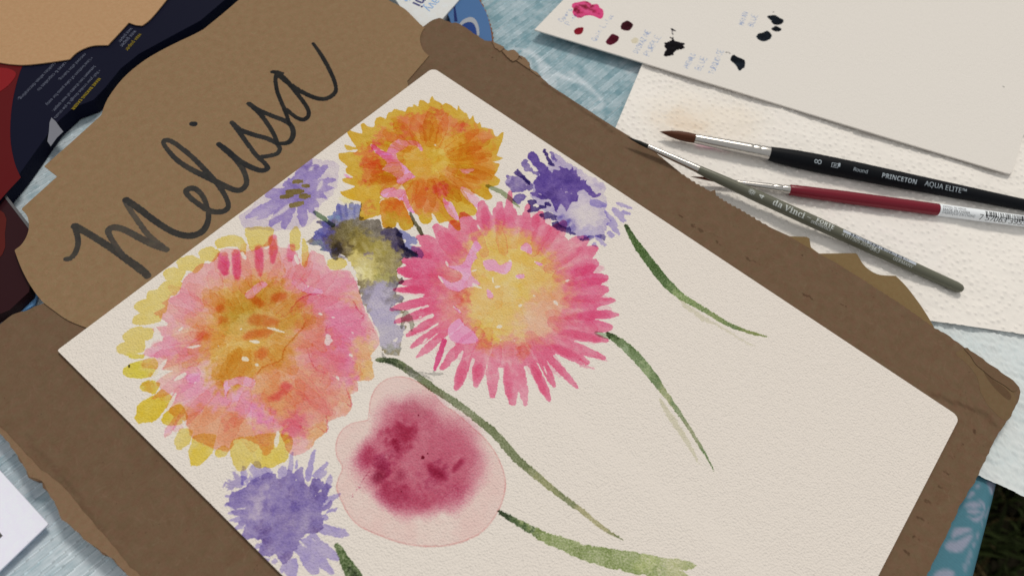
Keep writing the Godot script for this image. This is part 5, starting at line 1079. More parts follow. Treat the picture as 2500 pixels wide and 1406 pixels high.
func build_towels() -> void:
	# embossed dots as a height map in table mm, 3 samples to the mm
	var from := Vector2(40, -300)
	var size := Vector2(340, 420)
	var res := 3.2
	var w := int(size.x * res)
	var h := int(size.y * res)
	var emb := PackedFloat32Array()
	emb.resize(w * h)
	var centres := [Vector2([98.7,-101.6][0], [98.7,-101.6][1]), Vector2([174.1,-109.4][0], [174.1,-109.4][1]), Vector2([193.3,-35.3][0], [193.3,-35.3][1]), Vector2([124.4,-65.3][0], [124.4,-65.3][1]), Vector2([254,-35.6][0], [254,-35.6][1]), Vector2([252.1,-141.3][0], [252.1,-141.3][1])]
	for y in range(-4, 3):
		for x in range(0, 8):
			var c := Vector2(62 + x * 42 + (y & 1) * 20, -20 + y * 40) + Vector2(rng.randf_range(-9, 9), rng.randf_range(-9, 9))
			var clear := true
			for q in centres:
				if q.distance_to(c) < 26.0: clear = false
			if clear: centres.append(c)
	var dots := PackedVector2Array()
	for c in centres.size():
		var r := 2.6
		var lean := rng.randf_range(-0.1, 0.1)
		while r < 46.0:
			var n := int(TAU * r / 3.5)
			for k in n:
				var a := TAU * (k + 0.5 * fmod(r, 2.0)) / n
				var p: Vector2 = centres[c] + Vector2.from_angle(a) * (r + sin(a * 2.0 + c) * r * lean) + Vector2(rng.randf_range(-0.25, 0.25), rng.randf_range(-0.25, 0.25))
				var mine := p.distance_to(centres[c])
				var free := true
				for o in centres.size():
					if o != c and p.distance_to(centres[o]) < mine + 2.6:
						free = false
						break
				if free: dots.append(p)
			r += 4.5
	for d in dots:
		var q := (d - from) * res
		var rad := 1.2 * res * rng.randf_range(0.85, 1.1)
		var amp := rng.randf_range(0.4, 0.62)
		for y in range(maxi(0, int(q.y - rad)), mini(h, int(q.y + rad) + 2)):
			for x in range(maxi(0, int(q.x - rad)), mini(w, int(q.x + rad) + 2)):
				var t := Vector2(x, y).distance_to(q) / rad
				if t < 1.0: emb[y * w + x] = maxf(emb[y * w + x], amp * (1.0 - t * t) * (1.0 - t * t * 0.3))
	var cv := Canvas.new(self, from, size, 2.0, PAPER_SEEN)
	cv.wash([cv.shape([81.2,-129.3,110.2,-136.1,140.8,-120.9,135.8,-105.4,105.3,-100.5,76.4,-104.6])], "cdb9a0", {"s": 4, "d": 0.35, "r": 10.0})
	cv.wash([cv.shape([82.4,-118.5,94.4,-122.4,110.2,-118.9,111,-108.3,92.4,-105.6,83.6,-108])], "c6a88a", {"s": 3, "d": 0.3, "r": 10.0})
	cv.wash([cv.shape([100.7,-99.7,109.7,-99.1,118.4,-96.7,116.9,-94.3,106.8,-94.8,100.3,-96.7])], "b8788c", {"s": 2, "d": 0.6, "r": 4.0})
	cv.wash([cv.shape([160.9,-61.9,215.5,-59.5,217.2,-29,175.4,-32])], "d0c6c2", {"s": 4, "d": 0.5, "r": 10.0})
	cv.wash(cv.petal_list([240, -30, 240.8, -30, 0.8, 262, -20, 262.7, -20, 0.7]), "6a6460", {})
	var mat := textured(cv.finish(Color(0.86, 0.83, 0.80)), 0.95, noise_image(31, 0.25, 2, 512, 512), 0.004)
	var uv := Transform2D(0.0, Vector2.ONE / size, 0.0, -from / size)
	var k := Vector2(22.2, -17.7)
	var step := 0.46
	var a := Vector2(0.992, 0.13) * step
	var b := Vector2(0.359, -0.933) * step
	var lift := func(p: Vector2, x: int, y: int) -> float:
		var q := (p - from) * res
		var e := 0.0
		if q.x > 1 and q.y > 1 and q.x < w - 2 and q.y < h - 2:
			e = emb[int(q.y) * w + int(q.x)]
		var j := (int(p.y * 2.6) & 511) * 512 + (int(p.x * 2.6) & 511)
		var edge := clampf(minf(x, y) / 8.0, 0.0, 1.0)
		return 3.4 + e * 0.9 + low[(int(p.y * 1.3) & 511) * 512 + (int(p.x * 1.3) & 511)] * 1.0 + mid[j] * 0.25 * edge + fine[(int(p.y * 5.0) & 511) * 512 + (int(p.x * 5.0) & 511)] * 0.05
	var o := obj("paper_towel", cloth_grid(k, a, b, 720, 520, lift, uv, 0.3), mat)
	tag(o, "white paper towel embossed with swirls of dots under the brushes", "paper towel", "paper towels")
	# the second towel: blotchier, bluish, running out over the table edge
	var cv2 := Canvas.new(self, Vector2(120, -20), Vector2(220, 220), 2.0, PAPER_SEEN)
	cv2.wash([cv2.shape([100, -40, 360, -40, 360, 220, 100, 220])], "c2c4c4", {"v": 0.35, "e": 0.0})
	var mat2 := textured(cv2.finish(Color(0.80, 0.79, 0.785)), 0.95)
	var k2 := Vector2(154.0, 57.0)
	var step2 := 0.7
	var a2 := Vector2(0.897, 0.442) * step2
	var b2 := Vector2(0.442, -0.897) * step2
	var r2 := RandomNumberGenerator.new()
	r2.seed = 4
	var bumps := PackedFloat32Array()
	bumps.resize(64 * 64)
	for i in bumps.size():
		bumps[i] = r2.randf()
	var lift2 := func(p: Vector2, x: int, y: int) -> float:
		var j := (int(p.y * 3.0) & 511) * 512 + (int(p.x * 3.0) & 511)
		var g := Vector2(p.x * 0.8 + p.y * 0.3, p.y * 0.8 - p.x * 0.3) / 3.1
		var cell := Vector2(floor(g.x), floor(g.y))
		var t := (g - cell - Vector2(0.5, 0.5)).length() * 2.2
		var e := 0.9 * maxf(0.0, 1.0 - t * t) * bumps[(int(cell.y) & 63) * 64 + (int(cell.x) & 63)]
		var out := maxf(0.0, (p - EDGE_AT).dot(EDGE_OUT) + 3.0)
		var crease := 0.9 * exp(-pow((p.x - 209.0 + p.y * 0.05) / 2.0, 2.0))
		return 1.5 + e * 0.6 + low[(int(p.y * 1.6) & 511) * 512 + (int(p.x * 1.6) & 511)] * 0.8 + mid[j] * 0.45 + fine[j] * 0.3 - out * out * 0.006 - crease * 0.3
	o = obj("paper_towel", cloth_grid(k2, a2, b2, 330, 190, lift2, Transform2D(0.0, Vector2.ONE / 220.0, 0.0, -Vector2(120, -20) / 220.0), 0.3), mat2)
	tag(o, "bluish white paper towel hanging over the table edge by the mailer corner", "paper towel", "paper towels")

const GLYPHS := {
	"A": [[0, 6, 2, 0, 4, 6], [1, 4, 3, 4]], "B": [[0, 6, 0, 0, 3, 0.5, 3, 2.5, 0, 3, 3.6, 3.6, 3.6, 5.4, 0, 6]], "C": [[4, 1, 2, 0, 0, 2, 0, 4, 2, 6, 4, 5]], "D": [[0, 6, 0, 0, 3, 1, 4, 3, 3, 5, 0, 6]], "E": [[4, 0, 0, 0, 0, 6, 4, 6], [0, 3, 3, 3]],
	"H": [[0, 0, 0, 6], [4, 0, 4, 6], [0, 3, 4, 3]], "I": [[2, 0, 2, 6]], "K": [[0, 0, 0, 6], [4, 0, 0, 3.4, 4, 6]], "L": [[0, 0, 0, 6, 3.6, 6]], "M": [[0, 6, 0.4, 0, 2, 4, 3.6, 0, 4, 6]], "N": [[0, 6, 0, 0, 4, 6, 4, 0]], "O": [[2, 0, 0, 2, 0, 4, 2, 6, 4, 4, 4, 2, 2, 0]],
	"P": [[0, 6, 0, 0, 3.4, 0.6, 3.4, 2.6, 0, 3.2]], "Q": [[2, 0, 0, 2, 0, 4, 2, 6, 4, 4, 4, 2, 2, 0], [2.4, 4.2, 4.4, 6.6]], "R": [[0, 6, 0, 0, 3.4, 0.6, 3.4, 2.6, 0, 3.2, 4, 6]], "S": [[4, 0.8, 2, 0, 0.4, 1.4, 3.6, 4, 2.6, 6, 0, 5.4]], "T": [[0, 0, 4, 0], [2, 0, 2, 6]], "U": [[0, 0, 0, 4.4, 2, 6, 4, 4.4, 4, 0]], "X": [[0, 0, 4, 6], [4, 0, 0, 6]], "Y": [[0, 0, 2, 3, 4, 0], [2, 3, 2, 6]], "Z": [[0, 0, 4, 0, 0, 6, 4, 6]],
	"a": [[3.4, 3, 1, 3, 0.4, 5, 2, 6, 3.4, 4.6, 3.6, 6]], "c": [[3.4, 3.4, 1.6, 3, 0.6, 4.5, 1.6, 6, 3.4, 5.6]], "e": [[0.6, 4.6, 3.4, 4.2, 2.4, 3, 0.8, 3.6, 0.8, 5.4, 2.4, 6, 3.6, 5.4]], "i": [[2, 3, 2, 6], [2, 1.4, 2, 1.7]], "k": [[0.6, 0, 0.6, 6], [3.4, 3, 0.6, 4.6, 3.6, 6]], "l": [[2, 0, 2, 6]], "n": [[0.6, 6, 0.6, 3, 0.8, 3.6, 2.6, 3, 3.4, 4, 3.4, 6]], "p": [[0.6, 3, 0.6, 8], [0.6, 3.4, 2.6, 3, 3.4, 4.4, 2.4, 6, 0.6, 5.6]], "r": [[0.8, 3, 0.8, 6], [0.8, 4, 2, 3, 3.4, 3.3]], "u": [[0.6, 3, 0.8, 5.4, 2, 6, 3.4, 5, 3.4, 3, 3.6, 6]],
}

func write_by_hand(cv: Canvas, text: String, ends: Array, high: float, hex: String) -> void:   # ends: start x z, end x z of the baseline
	var a := Vector2(ends[0], ends[1])
	var b := Vector2(ends[2], ends[3])
	var along := (b - a) / text.length()
	var up := along.orthogonal().normalized() * high
	var shapes := []
	for i in text.length():
		if not GLYPHS.has(text[i]): continue
		var jit := Vector2(rng.randf_range(-0.2, 0.2), rng.randf_range(-0.25, 0.25))
		for line in GLYPHS[text[i]]:
			var n := []
			for k in range(0, line.size(), 2):
				var q: Vector2 = a + along * (i + line[k] / 5.2) + up * (1.0 - line[k + 1] / 6.0) + jit
				n.append_array([q.x, q.y, 0.42])
			shapes.append_array(cv.stroke(n, 2))
	cv.wash(shapes, hex, {"e": 0.0, "r": 0.0, "d": 0.8})

func table_drop(t: Array, hex: String, s: float) -> Array:
	return [t[0], t[1], t[2], hex, s]

func build_swatch() -> void:
	var from := Vector2(5, -310)
	var size := Vector2(345, 290)
	var cv := Canvas.new(self, from, size, 3.6, PAPER_SEEN)
	var ink := "7c8bb0"
	write_by_hand(cv, "Opera", [30.5,-187.2,36.9,-199.8], 3.4, ink)
	write_by_hand(cv, "Pink", [34.8,-184.7,40.2,-195.3], 3.4, ink)
	write_by_hand(cv, "Quin", [49.7,-172.2,54,-182.4], 3.4, ink)
	write_by_hand(cv, "Lilac", [55.5,-184.3,62.1,-196.5], 3.4, ink)
	write_by_hand(cv, "DIOXAZINE", [73.7,-164.1,83.3,-183.8], 3.2, ink)
	write_by_hand(cv, "PURPLE", [80.2,-162.3,89.3,-180], 3.6, ink)
	write_by_hand(cv, "PHTHALO", [102.3,-153.6,108.3,-166.2], 3.2, ink)
	write_by_hand(cv, "BLUE", [109.4,-152.8,114.8,-164], 3.6, ink)
	write_by_hand(cv, "TURQUOISE", [116.7,-150,125.6,-171], 3.4, ink)
	write_by_hand(cv, "MAYAN", [141.2,-193.4,146.3,-205.8], 3.4, ink)
	write_by_hand(cv, "BLUE", [147.2,-193.2,152.2,-204.4], 3.4, ink)
	cv.wash([cv.shape([36.4,-202.5,37.8,-205,41.2,-206.1,44.7,-207.6,47.8,-206.3,49.2,-204.7,51.9,-205.5,53.1,-204,53.4,-202.1,55.3,-200.7,55.7,-197.7,54.9,-193.8,53.4,-192,51.2,-193.3,48.7,-194.4,46.6,-194.7,43.7,-193.9,41.6,-191.8,38.8,-192.7,37.1,-194.7,36.8,-197.6,37.6,-199.9,36.6,-201])], "d8396e", {"e": 0.2, "r": 2.0}, [table_drop([44.6,-204.2,3.7], "6e0f20", 0.95), table_drop([40,-196.8,2.9], "701022", 0.95), table_drop([49.2,-201.3,1.6], "8a1030", 0.7)])
	cv.wash([cv.shape([37,-180.1,38.4,-182.6,42,-183.7,42.7,-183,41.8,-179,39.9,-177.2,37.6,-177.4])], "8c1426", {"d": 1.1, "r": 1.5})
	cv.wash([cv.shape([65.4,-184.2,66,-188.7,67.7,-190.7,69.8,-192,72.1,-190,72.8,-188.2,71.1,-184.6,69.2,-182.9])], "3a0a16", {"d": 1.1, "r": 1.5})
	cv.wash([cv.shape([55.3,-172.1,57.8,-176.9,59.7,-179.5,61.5,-178.7,63.3,-177.3,62.7,-174,60.2,-171.2,57.3,-169.8])], "4c0a1c", {"d": 1.1, "r": 1.5})
	cv.wash([cv.shape([70.3,-174.6,72,-177,74.5,-177.2,75.1,-175,73.6,-172.7,71.4,-172.5])], "c2b494", {"d": 0.8, "r": 2.0})
	cv.wash([cv.shape([88.7,-163.3,90.8,-168.8,90.1,-171.9,91.5,-173,89.8,-173.7,92.7,-175.4,94.7,-176.4,96.2,-178.6,97,-176.5,99.4,-175.5,102.4,-174.6,101.2,-172.5,102.5,-170.6,99.5,-169.6,96,-168,94,-164.7,91.3,-163.1]), cv.shape([96.2,-186.1,96.7,-186.2,96.3,-178.6,96,-178.4]), cv.shape([94.3,-187.6,96.8,-186.9,98.7,-185.4,98.3,-184.9,96.7,-185.7]), cv.shape([94.1,-180,95.9,-179.3,95.8,-177.9,94.3,-179.1])], "09070c", {"d": 1.1, "r": 3.0, "dry": 0.2})
	for s in [[128.3,-162.7,129.8,-166.4,131.1,-167.1,133.7,-165.3,136.6,-163.8,136.7,-160.8,135.5,-157.1,132.2,-154.3,131.3,-157.7,129.8,-160.7], [147.6,-184.7,149.8,-187.4,152.2,-188.1,155.4,-190.3,157.1,-187.6,157.1,-184.8,154.3,-181.7,150.9,-180.6,148.3,-182.1], [158.3,-192.1,161.3,-195,163.1,-194.1,164.7,-192.4,162.4,-190.2,159.5,-190.5], [157.8,-203.4,160.1,-204.5,163.2,-205,165.7,-202.4,167.5,-201.1,166.4,-198.1,163.5,-196.2,160.3,-196.6,159.3,-200]]:
		cv.wash([cv.shape(s)], "0d141c", {"d": 1.1, "r": 2.0})
	cv.wash(cv.stroke([126.3,-168.7,0.5,127.9,-169.5,0.7,129.1,-167.9,0.5]) + cv.stroke([162.1,-207.5,0.6,162.8,-208.3,0.6]) + cv.stroke([291.8,-153.4,0.7,292.1,-152.7,0.7]), "5a5654", {"d": 0.8})
	var mat := textured(cv.finish(Color(0.775, 0.745, 0.715)), 0.9, cold_press(cv.w, cv.h, 25), 0.03)
	var p := pairs([13.5,-179.3,76.3,-156.6,150.4,-129.5,215.3,-105.7,268.7,-86.8,271.5,-86.1,273.7,-88.2,289.5,-114.4])
	p.append_array(PackedVector2Array([Vector2(430, -260), Vector2(330, -420), Vector2(110, -330)]))
	var at := Vector3(0.15, 0, -0.2)
	var o := obj("swatch_sheet", slab(p, 4.9, 5.7, Transform2D(0.0, Vector2.ONE / size, 0.0, -from / size), at), mat, null, at)
	tag(o, "white paper sheet with blots of dark paint and pencilled colour names", "paper sheet")

# ---------------------------------------------------------------- lettering

func lettering(text: String, bold := false, face := "Droid Sans") -> Array:    # vertices of the text's front, scaled to one unit wide, and its height
	var f := SystemFont.new()
	f.font_names = PackedStringArray([face])
	if bold: f.font_weight = 700
	var t := TextMesh.new()
	t.text = text
	t.font = f
	t.font_size = 48
	t.pixel_size = 0.01
	t.depth = 0.0
	t.curve_step = 2.0
	var arr := t.surface_get_arrays(0)
	var v: PackedVector3Array = arr[Mesh.ARRAY_VERTEX]
	var idx: PackedInt32Array = arr[Mesh.ARRAY_INDEX] if arr[Mesh.ARRAY_INDEX] != null else PackedInt32Array(range(v.size()))
	var lo := Vector3(1e9, 1e9, 0)
	var hi := Vector3(-1e9, -1e9, 0)
	for q in v:
		lo = Vector3(minf(lo.x, q.x), minf(lo.y, q.y), 0)
		hi = Vector3(maxf(hi.x, q.x), maxf(hi.y, q.y), 0)
	var out := PackedVector2Array()
	for i in idx:
		out.append(Vector2(v[i].x - lo.x, v[i].y - (lo.y + hi.y) / 2.0) / (hi.x - lo.x))
	return [out, (hi.y - lo.y) / (hi.x - lo.x)]

func flat_text(text: String, ends: Array, y: float, mat: Material, parent: Node3D, bold := false, stretch := 1.0) -> void:    # ends: where the line starts and ends on a flat top, mm
	var a := Vector2(ends[0], ends[1])
	var b := Vector2(ends[2], ends[3])
	var along := b - a
	var up := along.orthogonal() * stretch      # glyph tops, seen from above
	var l := lettering(text, bold)
	var st := SurfaceTool.new()
	st.begin(Mesh.PRIMITIVE_TRIANGLES)
	var q: PackedVector2Array = l[0]
	for i in range(0, q.size() - 2, 3):
		var v := []
		for k in 3:
			var p := a + along * q[i + k].x + up * q[i + k].y
			v.append(Vector3(p.x, y, p.y) * 0.001 - parent.position)
		tri(st, v[0], v[1], v[2], Vector3.UP)
	obj("lettering", st.commit(), mat, parent)

# ---------------------------------------------------------------- things round the edge

func build_side_things() -> void:
	# dark blue box
	var at := Vector3(-0.27, 0, -0.12)
	var box := root_at("wax_paper_box", at)
	tag(box, "dark blue box with red end and small white printed lines", "box")
	var navy := plain(real(0.003, 0.004, 0.018), 0.6)
	var top := pairs([-242.4,-21.1,-237.1,-44.3,-234.4,-53.8,-228,-85.5,-222.5,-97.5,-214.4,-103.2,-211,-112.2,-207,-126.5,-200.5,-138.2,-185.7,-154.6,-174.4,-166.9,-160.1,-194.1,-179.8,-228.5,-286,-249.4,-325.5,-191.4,-281.3,-57])
	obj("carton", slab(top, 0.6, 9.0, tile(100), at), navy, box)
	var red := plain(real(0.10, 0.005, 0.007), 0.5)
	var end := pairs([-242.7,-21.9,-236.1,-43.1,-233,-51.5]) 
	end.append_array(smooth_open(pairs([-233,-51.5,-239,-60.7,-246,-75.9,-252,-95.9,-255.6,-115.8,-256.4,-130.8,-256.6,-149.8]), 4))
	end.append_array(pairs([-269.2,-168.6,-320.6,-184.6,-279.9,-58.3]))
	obj("red_end", slab(end, 9.0, 9.12, tile(100), at), red, box)
	obj("red_fold", slab(smooth_closed(pairs([-276.6,-117,-266.3,-122.3,-258.3,-119.9,-257.4,-114.1,-260.7,-106,-269.6,-97.3]), 3), 9.12, 9.25, tile(100), at), plain(real(0.22, 0.010, 0.014), 0.4), box)
	obj("torn_patch", slab(pairs([-230.9,-89.9,-228.2,-87.6,-225.1,-83.9,-222.5,-81.1,-224.3,-77,-225.5,-71.4,-228,-74.4,-229.3,-81,-230.7,-86.3]), 9.0, 9.12, tile(100), at), plain(tint("6b6a70"), 0.8), box)
	var grey := plain(tint("5a5c6a"), 0.5)
	var gold := plain(tint("7d6a18"), 0.5)
	for l in [["MAKE BAKING EASIER", [-215.4,-118.4,-222.5,-95.9], gold, true], ["• Roll your cookie dough & pie crusts", [-217.2,-124.3,-229.3,-89.6], grey, false], ["between two sheets of wax paper.", [-220.5,-127.1,-231.5,-93.9], grey, false], ["• Line bottom of cake pans for easy", [-223.7,-133.3,-235.9,-98.1], grey, false], ["removal after baking.", [-227.8,-135.8,-235,-115.8], grey, false], ["between cakes & cupcakes to", [-232.3,-138.3,-243.1,-107.9], grey, false], ["and around cookies when decorating.", [-236.5,-141.1,-250.2,-100.8], grey, false]]:
		flat_text(l[0], l[1], 9.15, l[2], box, l[3])
	for l in [[[-209.7,-157.6,-213.2,-146.2], grey], [[-207.1,-155.8,-211.5,-142.8], grey], [[-203.9,-153.5,-208,-140.2], gold]]:
		flat_text("wax paper", l[0], 9.15, l[1], box)
	# maroon tin
	at = Vector3(-0.22, 0, -0.03)
	var tin := root_at("maroon_folder", at)
	tag(tin, "glossy dark maroon folder at the left edge beside the name label", "folder")
	var maroon := plain(real(0.028, 0.008, 0.011), 0.28)
	obj("cover", slab(pairs([-277.7,-64,-240.5,-44.7,-238.6,-43.4,-221.5,-25.6,-219.6,-21.4,-211.6,4.4,-210.7,9,-215.7,18.3,-240.3,33.5]), 1.6, 7.0, tile(100), at), maroon, tin)
	obj("spine_edge", slab(pairs([-240.3,-44.5,-238.3,-43.2,-221.3,-25.4,-219.4,-21.2,-221.8,-24.3,-238,-41.2,-244.6,-45.2]), 6.9, 7.3, tile(100), at), plain(real(0.12, 0.12, 0.13), 0.3), tin)
	obj("red_print", slab(smooth_closed(pairs([-248.7,-36,-235,-32,-230.8,-20.7,-228.1,-9.7,-236.1,-0.7]), 3), 6.9, 7.15, tile(100), at), plain(real(0.09, 0.012, 0.01), 0.35), tin)
	at = Vector3(-0.19, 0, 0.02)
	tag(obj("blue_card", slab(pairs([-214.1,3.1,-210.2,6.4,-209.8,12.2,-215.7,17.3,-219.7,14.6]), 0.5, 1.4, tile(50), at), plain(tint("6f9cc8"), 0.5), null, at), "small light blue card between the maroon folder and the mailer", "card")
	# white card at bottom left
	at = Vector3(-0.19, 0, 0.09)
	var card := root_at("white_card", at)
	tag(card, "bluish white card with a sharp corner on the striped cloth", "card")
	obj("sheet", slab(pairs([-216.5,71.7,-197.3,87,-174.2,105.8,-173.6,106.4,-174,107,-185.1,122.7,-196.5,137.7]), 3.2, 4.0, tile(60), at), textured(grain(base("d3cfe0"), 0.015), 0.7, null, 0.0, true), card)
	obj("pad", slab(pairs([-221.5,73.6,-200.7,88.7,-180.1,105.4,-189.7,120.6,-200.6,133.5]), 0.6, 3.15, tile(60), at), plain(tint("b8b4c4"), 0.8), card)
	obj("printed_mark", slab(pairs([-194.3,108.3,-189.8,109.7,-188.4,110.9,-189.3,112.1,-192.3,114.2]), 3.95, 4.06, tile(60), at), plain(tint("4a4846"), 0.8), card)
	# white packet and blue packet at the top
	at = Vector3(-0.06, 0, -0.2)
	var pack := root_at("white_packet", at)
	tag(pack, "white packet with blue lettering behind the name label", "packet")
	obj("wrapper", slab(smooth_closed(pairs([-79.1,-217.9,-70.2,-199.9,-59.1,-179.3,-51.4,-168.8,-47.7,-168.5,-44.3,-175,-40.8,-181.6,-36.9,-189.4,-30.4,-202.1,-21.2,-223.5,-43.8,-253.6]), 2), 0.6, 7.0, tile(60), at), textured(grain(base("c2bfbb"), 0.02), 0.5, null, 0.0, true), pack)
	flat_text("mini", [-46.6,-208.7,-55.8,-192.7], 7.1, plain(tint("3a3a68"), 0.5), pack, true)
	flat_text("heavy", [-40.1,-207,-50.3,-189.2], 7.1, plain(tint("7f9cc0"), 0.5), pack)
	flat_text("soft", [-58.2,-206.9,-63.9,-196], 7.1, plain(tint("7f9cc0"), 0.5), pack)
	at = Vector3(-0.02, 0, -0.2)
	var blue := root_at("blue_packet", at)
	tag(blue, "shiny blue packet with a dark round print behind the mailer", "packet")
	obj("wrapper", slab(smooth_closed(pairs([-38,-193.1,-36.2,-184.3,-33.4,-173.9,-25.6,-166,-16.1,-160,-11.7,-161,-11.3,-167.8,-12.7,-180.3,-15.3,-192.2,-19.9,-203.6,-24.8,-220.7,-34.9,-223.6]), 3), 0.6, 6.0, tile(60), at), plain(tint("3c5c84"), 0.3), blue)
	obj("dark_disc", slab(smooth_closed(pairs([-30.2,-175.8,-27.9,-180.3,-24.2,-182.3,-21.2,-179.4,-19.7,-173.2,-19.1,-167.1,-23.3,-166.1,-28.1,-170.8]), 4), 6.0, 6.12, tile(60), at), plain(tint("12306a"), 0.3), blue)
	obj("silver_ring", slab(smooth_closed(pairs([-31.1,-175.8,-29.4,-182.2,-24.8,-186.2,-21.4,-184.7,-19.3,-178.9,-18.7,-171.9,-19.8,-170.5,-20.7,-176.6,-22.2,-180.7,-24.7,-182,-27.9,-180.3]), 4), 6.0, 6.2, tile(60), at), plain(tint("8c8c90"), 0.35), blue)
	obj("dark_stripe", slab(pairs([-34.5,-195.5,-33.6,-195.6,-31.6,-182.1,-33.5,-181.9]), 6.0, 6.12, tile(60), at), plain(tint("0c1c50"), 0.3), blue)
	# jute string
	var st := SurfaceTool.new()
	st.begin(Mesh.PRIMITIVE_TRIANGLES)
	at = Vector3(0.0, 0, -0.2)
	for strand in 2:
		var line := smooth_open(pairs([-24.9,-227.3,-21.5,-212.1,-18.8,-203.3,-16,-194.7,-14.1,-187.6,-12.6,-181.3,-11.5,-175,-11,-168.1,-9.9,-160.7]), 10)
		for i in line.size():
			var d := (line[mini(i + 1, line.size() - 1)] - line[maxi(i - 1, 0)]).normalized()
			var o := d.orthogonal()
			var ph := i * 0.55 + strand * PI
			var c := Vector3(line[i].x, 3.4, line[i].y) + Vector3(o.x, 0, o.y) * cos(ph) * 0.55 + Vector3.UP * sin(ph) * 0.55
			for k in 7:
				var a := TAU * k / 6.0
				st.set_uv(Vector2(i, k))
				st.add_vertex((c + (Vector3(o.x, 0, o.y) * cos(a) + Vector3.UP * sin(a)) * (0.75 + 0.12 * sin(i * 2.3))) * 0.001 - at)
		var nl := line.size()
		for i in nl - 1:
			for k in 6:
				var q := strand * nl * 7 + i * 7 + k
				for z in [q, q + 7, q + 1, q + 1, q + 7, q + 8]:
					st.add_index(z)
	st.generate_normals()
	tag(obj("jute_string", st.commit(), plain(tint("7a5238"), 0.95), null, at), "brown twisted jute string lying along the blue packet", "string")

func grain(c: Color, spread: float) -> Image:
	return kraft(int(c.r * 900.0) + 7, c, spread, 256)

# ---------------------------------------------------------------- brushes

func radius_at(profile: Array, x: float) -> float:
	for i in profile.size() - 1:
		if x <= profile[i + 1][0] and profile[i + 1][0] > profile[i][0]:
			return lerpf(profile[i][1], profile[i + 1][1], clampf((x - profile[i][0]) / (profile[i + 1][0] - profile[i][0]), 0.0, 1.0))
	return profile[profile.size() - 1][1]

func brush_root(called: String, label: String, a: Array, ya: float, b: Array, yb: float) -> Node3D:
	var p := Vector3(a[0], ya, a[1]) * 0.001
	var q := Vector3(b[0], yb, b[1]) * 0.001
	var x := (q - p).normalized()
	var z := x.cross(Vector3.UP).normalized()
	var o := root_at(called, p)
	o.transform.basis = Basis(x, z.cross(x), z)
	tag(o, label, "paintbrush", "paintbrushes on the paper towel")
	return o

func round_text(text: String, x0: float, x1: float, turn: float, profile: Array, mat: Material, parent: Node3D, bold := false, face := "Droid Sans", proud := 0.05) -> void:
	var l := lettering(text, bold, face)
	var q: PackedVector2Array = l[0]
	wrap_tris(q, x0, x1 - x0, x1 - x0, turn, profile, mat, parent, "lettering", proud)

func wrap_tris(q: PackedVector2Array, x0: float, sx: float, sy: float, turn: float, profile: Array, mat: Material, parent: Node3D, called: String, proud: float) -> void:
	var st := SurfaceTool.new()
	st.begin(Mesh.PRIMITIVE_TRIANGLES)
	var todo := []
	for i in range(0, q.size() - 2, 3):
		todo.append([q[i] * Vector2(sx, sy), q[i + 1] * Vector2(sx, sy), q[i + 2] * Vector2(sx, sy)])
	while todo.size():      # split until every triangle follows the curve
		var w: Array = todo.pop_back()
		var far := 0
		var most := 0.0
		for k in 3:
			var l: float = absf(w[k].y - w[(k + 1) % 3].y) + 0.1 * absf(w[k].x - w[(k + 1) % 3].x)
			if l > most:
				most = l
				far = k
		if most > 0.5:
			var a: Vector2 = w[far]
			var b: Vector2 = w[(far + 1) % 3]
			var c: Vector2 = w[(far + 2) % 3]
			var m := (a + b) / 2.0
			todo.append([a, m, c])
			todo.append([m, b, c])
			continue
		var v := []
		var mid_n := Vector3.ZERO
		for k in 3:
			var x: float = x0 + w[k].x
			var r := radius_at(profile, x)
			var t: float = deg_to_rad(turn) + w[k].y / r
			var n := Vector3(0, cos(t), -sin(t))
			mid_n += n
			v.append((Vector3(x, 0, 0) + n * (r + proud)) * 0.001)
		tri(st, v[0], v[1], v[2], mid_n.normalized())
	obj(called, st.commit(), mat, parent)

func quads(list: Array) -> PackedVector2Array:     # [x0, y0, x1, y1] boxes as triangles
	var o := PackedVector2Array()
	for b in list:
		var n := maxi(1, int(abs(b[3] - b[1]) / 0.5))
		for k in n:
			var ya := lerpf(b[1], b[3], k / float(n))
			var yb := lerpf(b[1], b[3], (k + 1) / float(n))
			o.append_array(PackedVector2Array([Vector2(b[0], ya), Vector2(b[2], ya), Vector2(b[2], yb), Vector2(b[0], ya), Vector2(b[2], yb), Vector2(b[0], yb)]))
	return o

func sideways(q: PackedVector2Array) -> PackedVector2Array:
	var o := PackedVector2Array()
	for p in q:
		o.append(Vector2(-p.y, p.x - 0.5))
	return o

func bars(x0: float, x1: float, y0: float, y1: float, seed_: int) -> PackedVector2Array:
	var r := RandomNumberGenerator.new()
	r.seed = seed_
	var l := []
	var x := x0
	var unit := (x1 - x0) / 95.0
	while x < x1:
		var wd: float = unit * [1, 1, 2, 1, 3, 2, 1][r.randi() % 7]
		l.append([x, y0, minf(x + wd, x1), y1])
		x += wd + unit * [1, 2, 1, 3, 1][r.randi() % 5]
	return quads(l)

func hair_mat(c: Color) -> StandardMaterial3D:
	var im := noise_image(91, 0.12, 2, 16, 256)
	im.resize(256, 256, Image.INTERPOLATE_CUBIC)
	im.convert(Image.FORMAT_L8)
	var d := im.get_data()
	var out := PackedByteArray()
	out.resize(256 * 256 * 3)
	for i in 256 * 256:
		var k := 0.55 + d[i] / 255.0 * 0.9
		var s := Color(c.r * k, c.g * k, c.b * k).linear_to_srgb()
		out[i * 3] = clampi(int(s.r * 255), 0, 255)
		out[i * 3 + 1] = clampi(int(s.g * 255), 0, 255)
		out[i * 3 + 2] = clampi(int(s.b * 255), 0, 255)
	return textured(Image.create_from_data(256, 256, false, Image.FORMAT_RGB8, out), 0.45, null, 0.0, true)

func metal() -> StandardMaterial3D:
	return plain(Color(0.74, 0.73, 0.72), 0.27, 1.0)

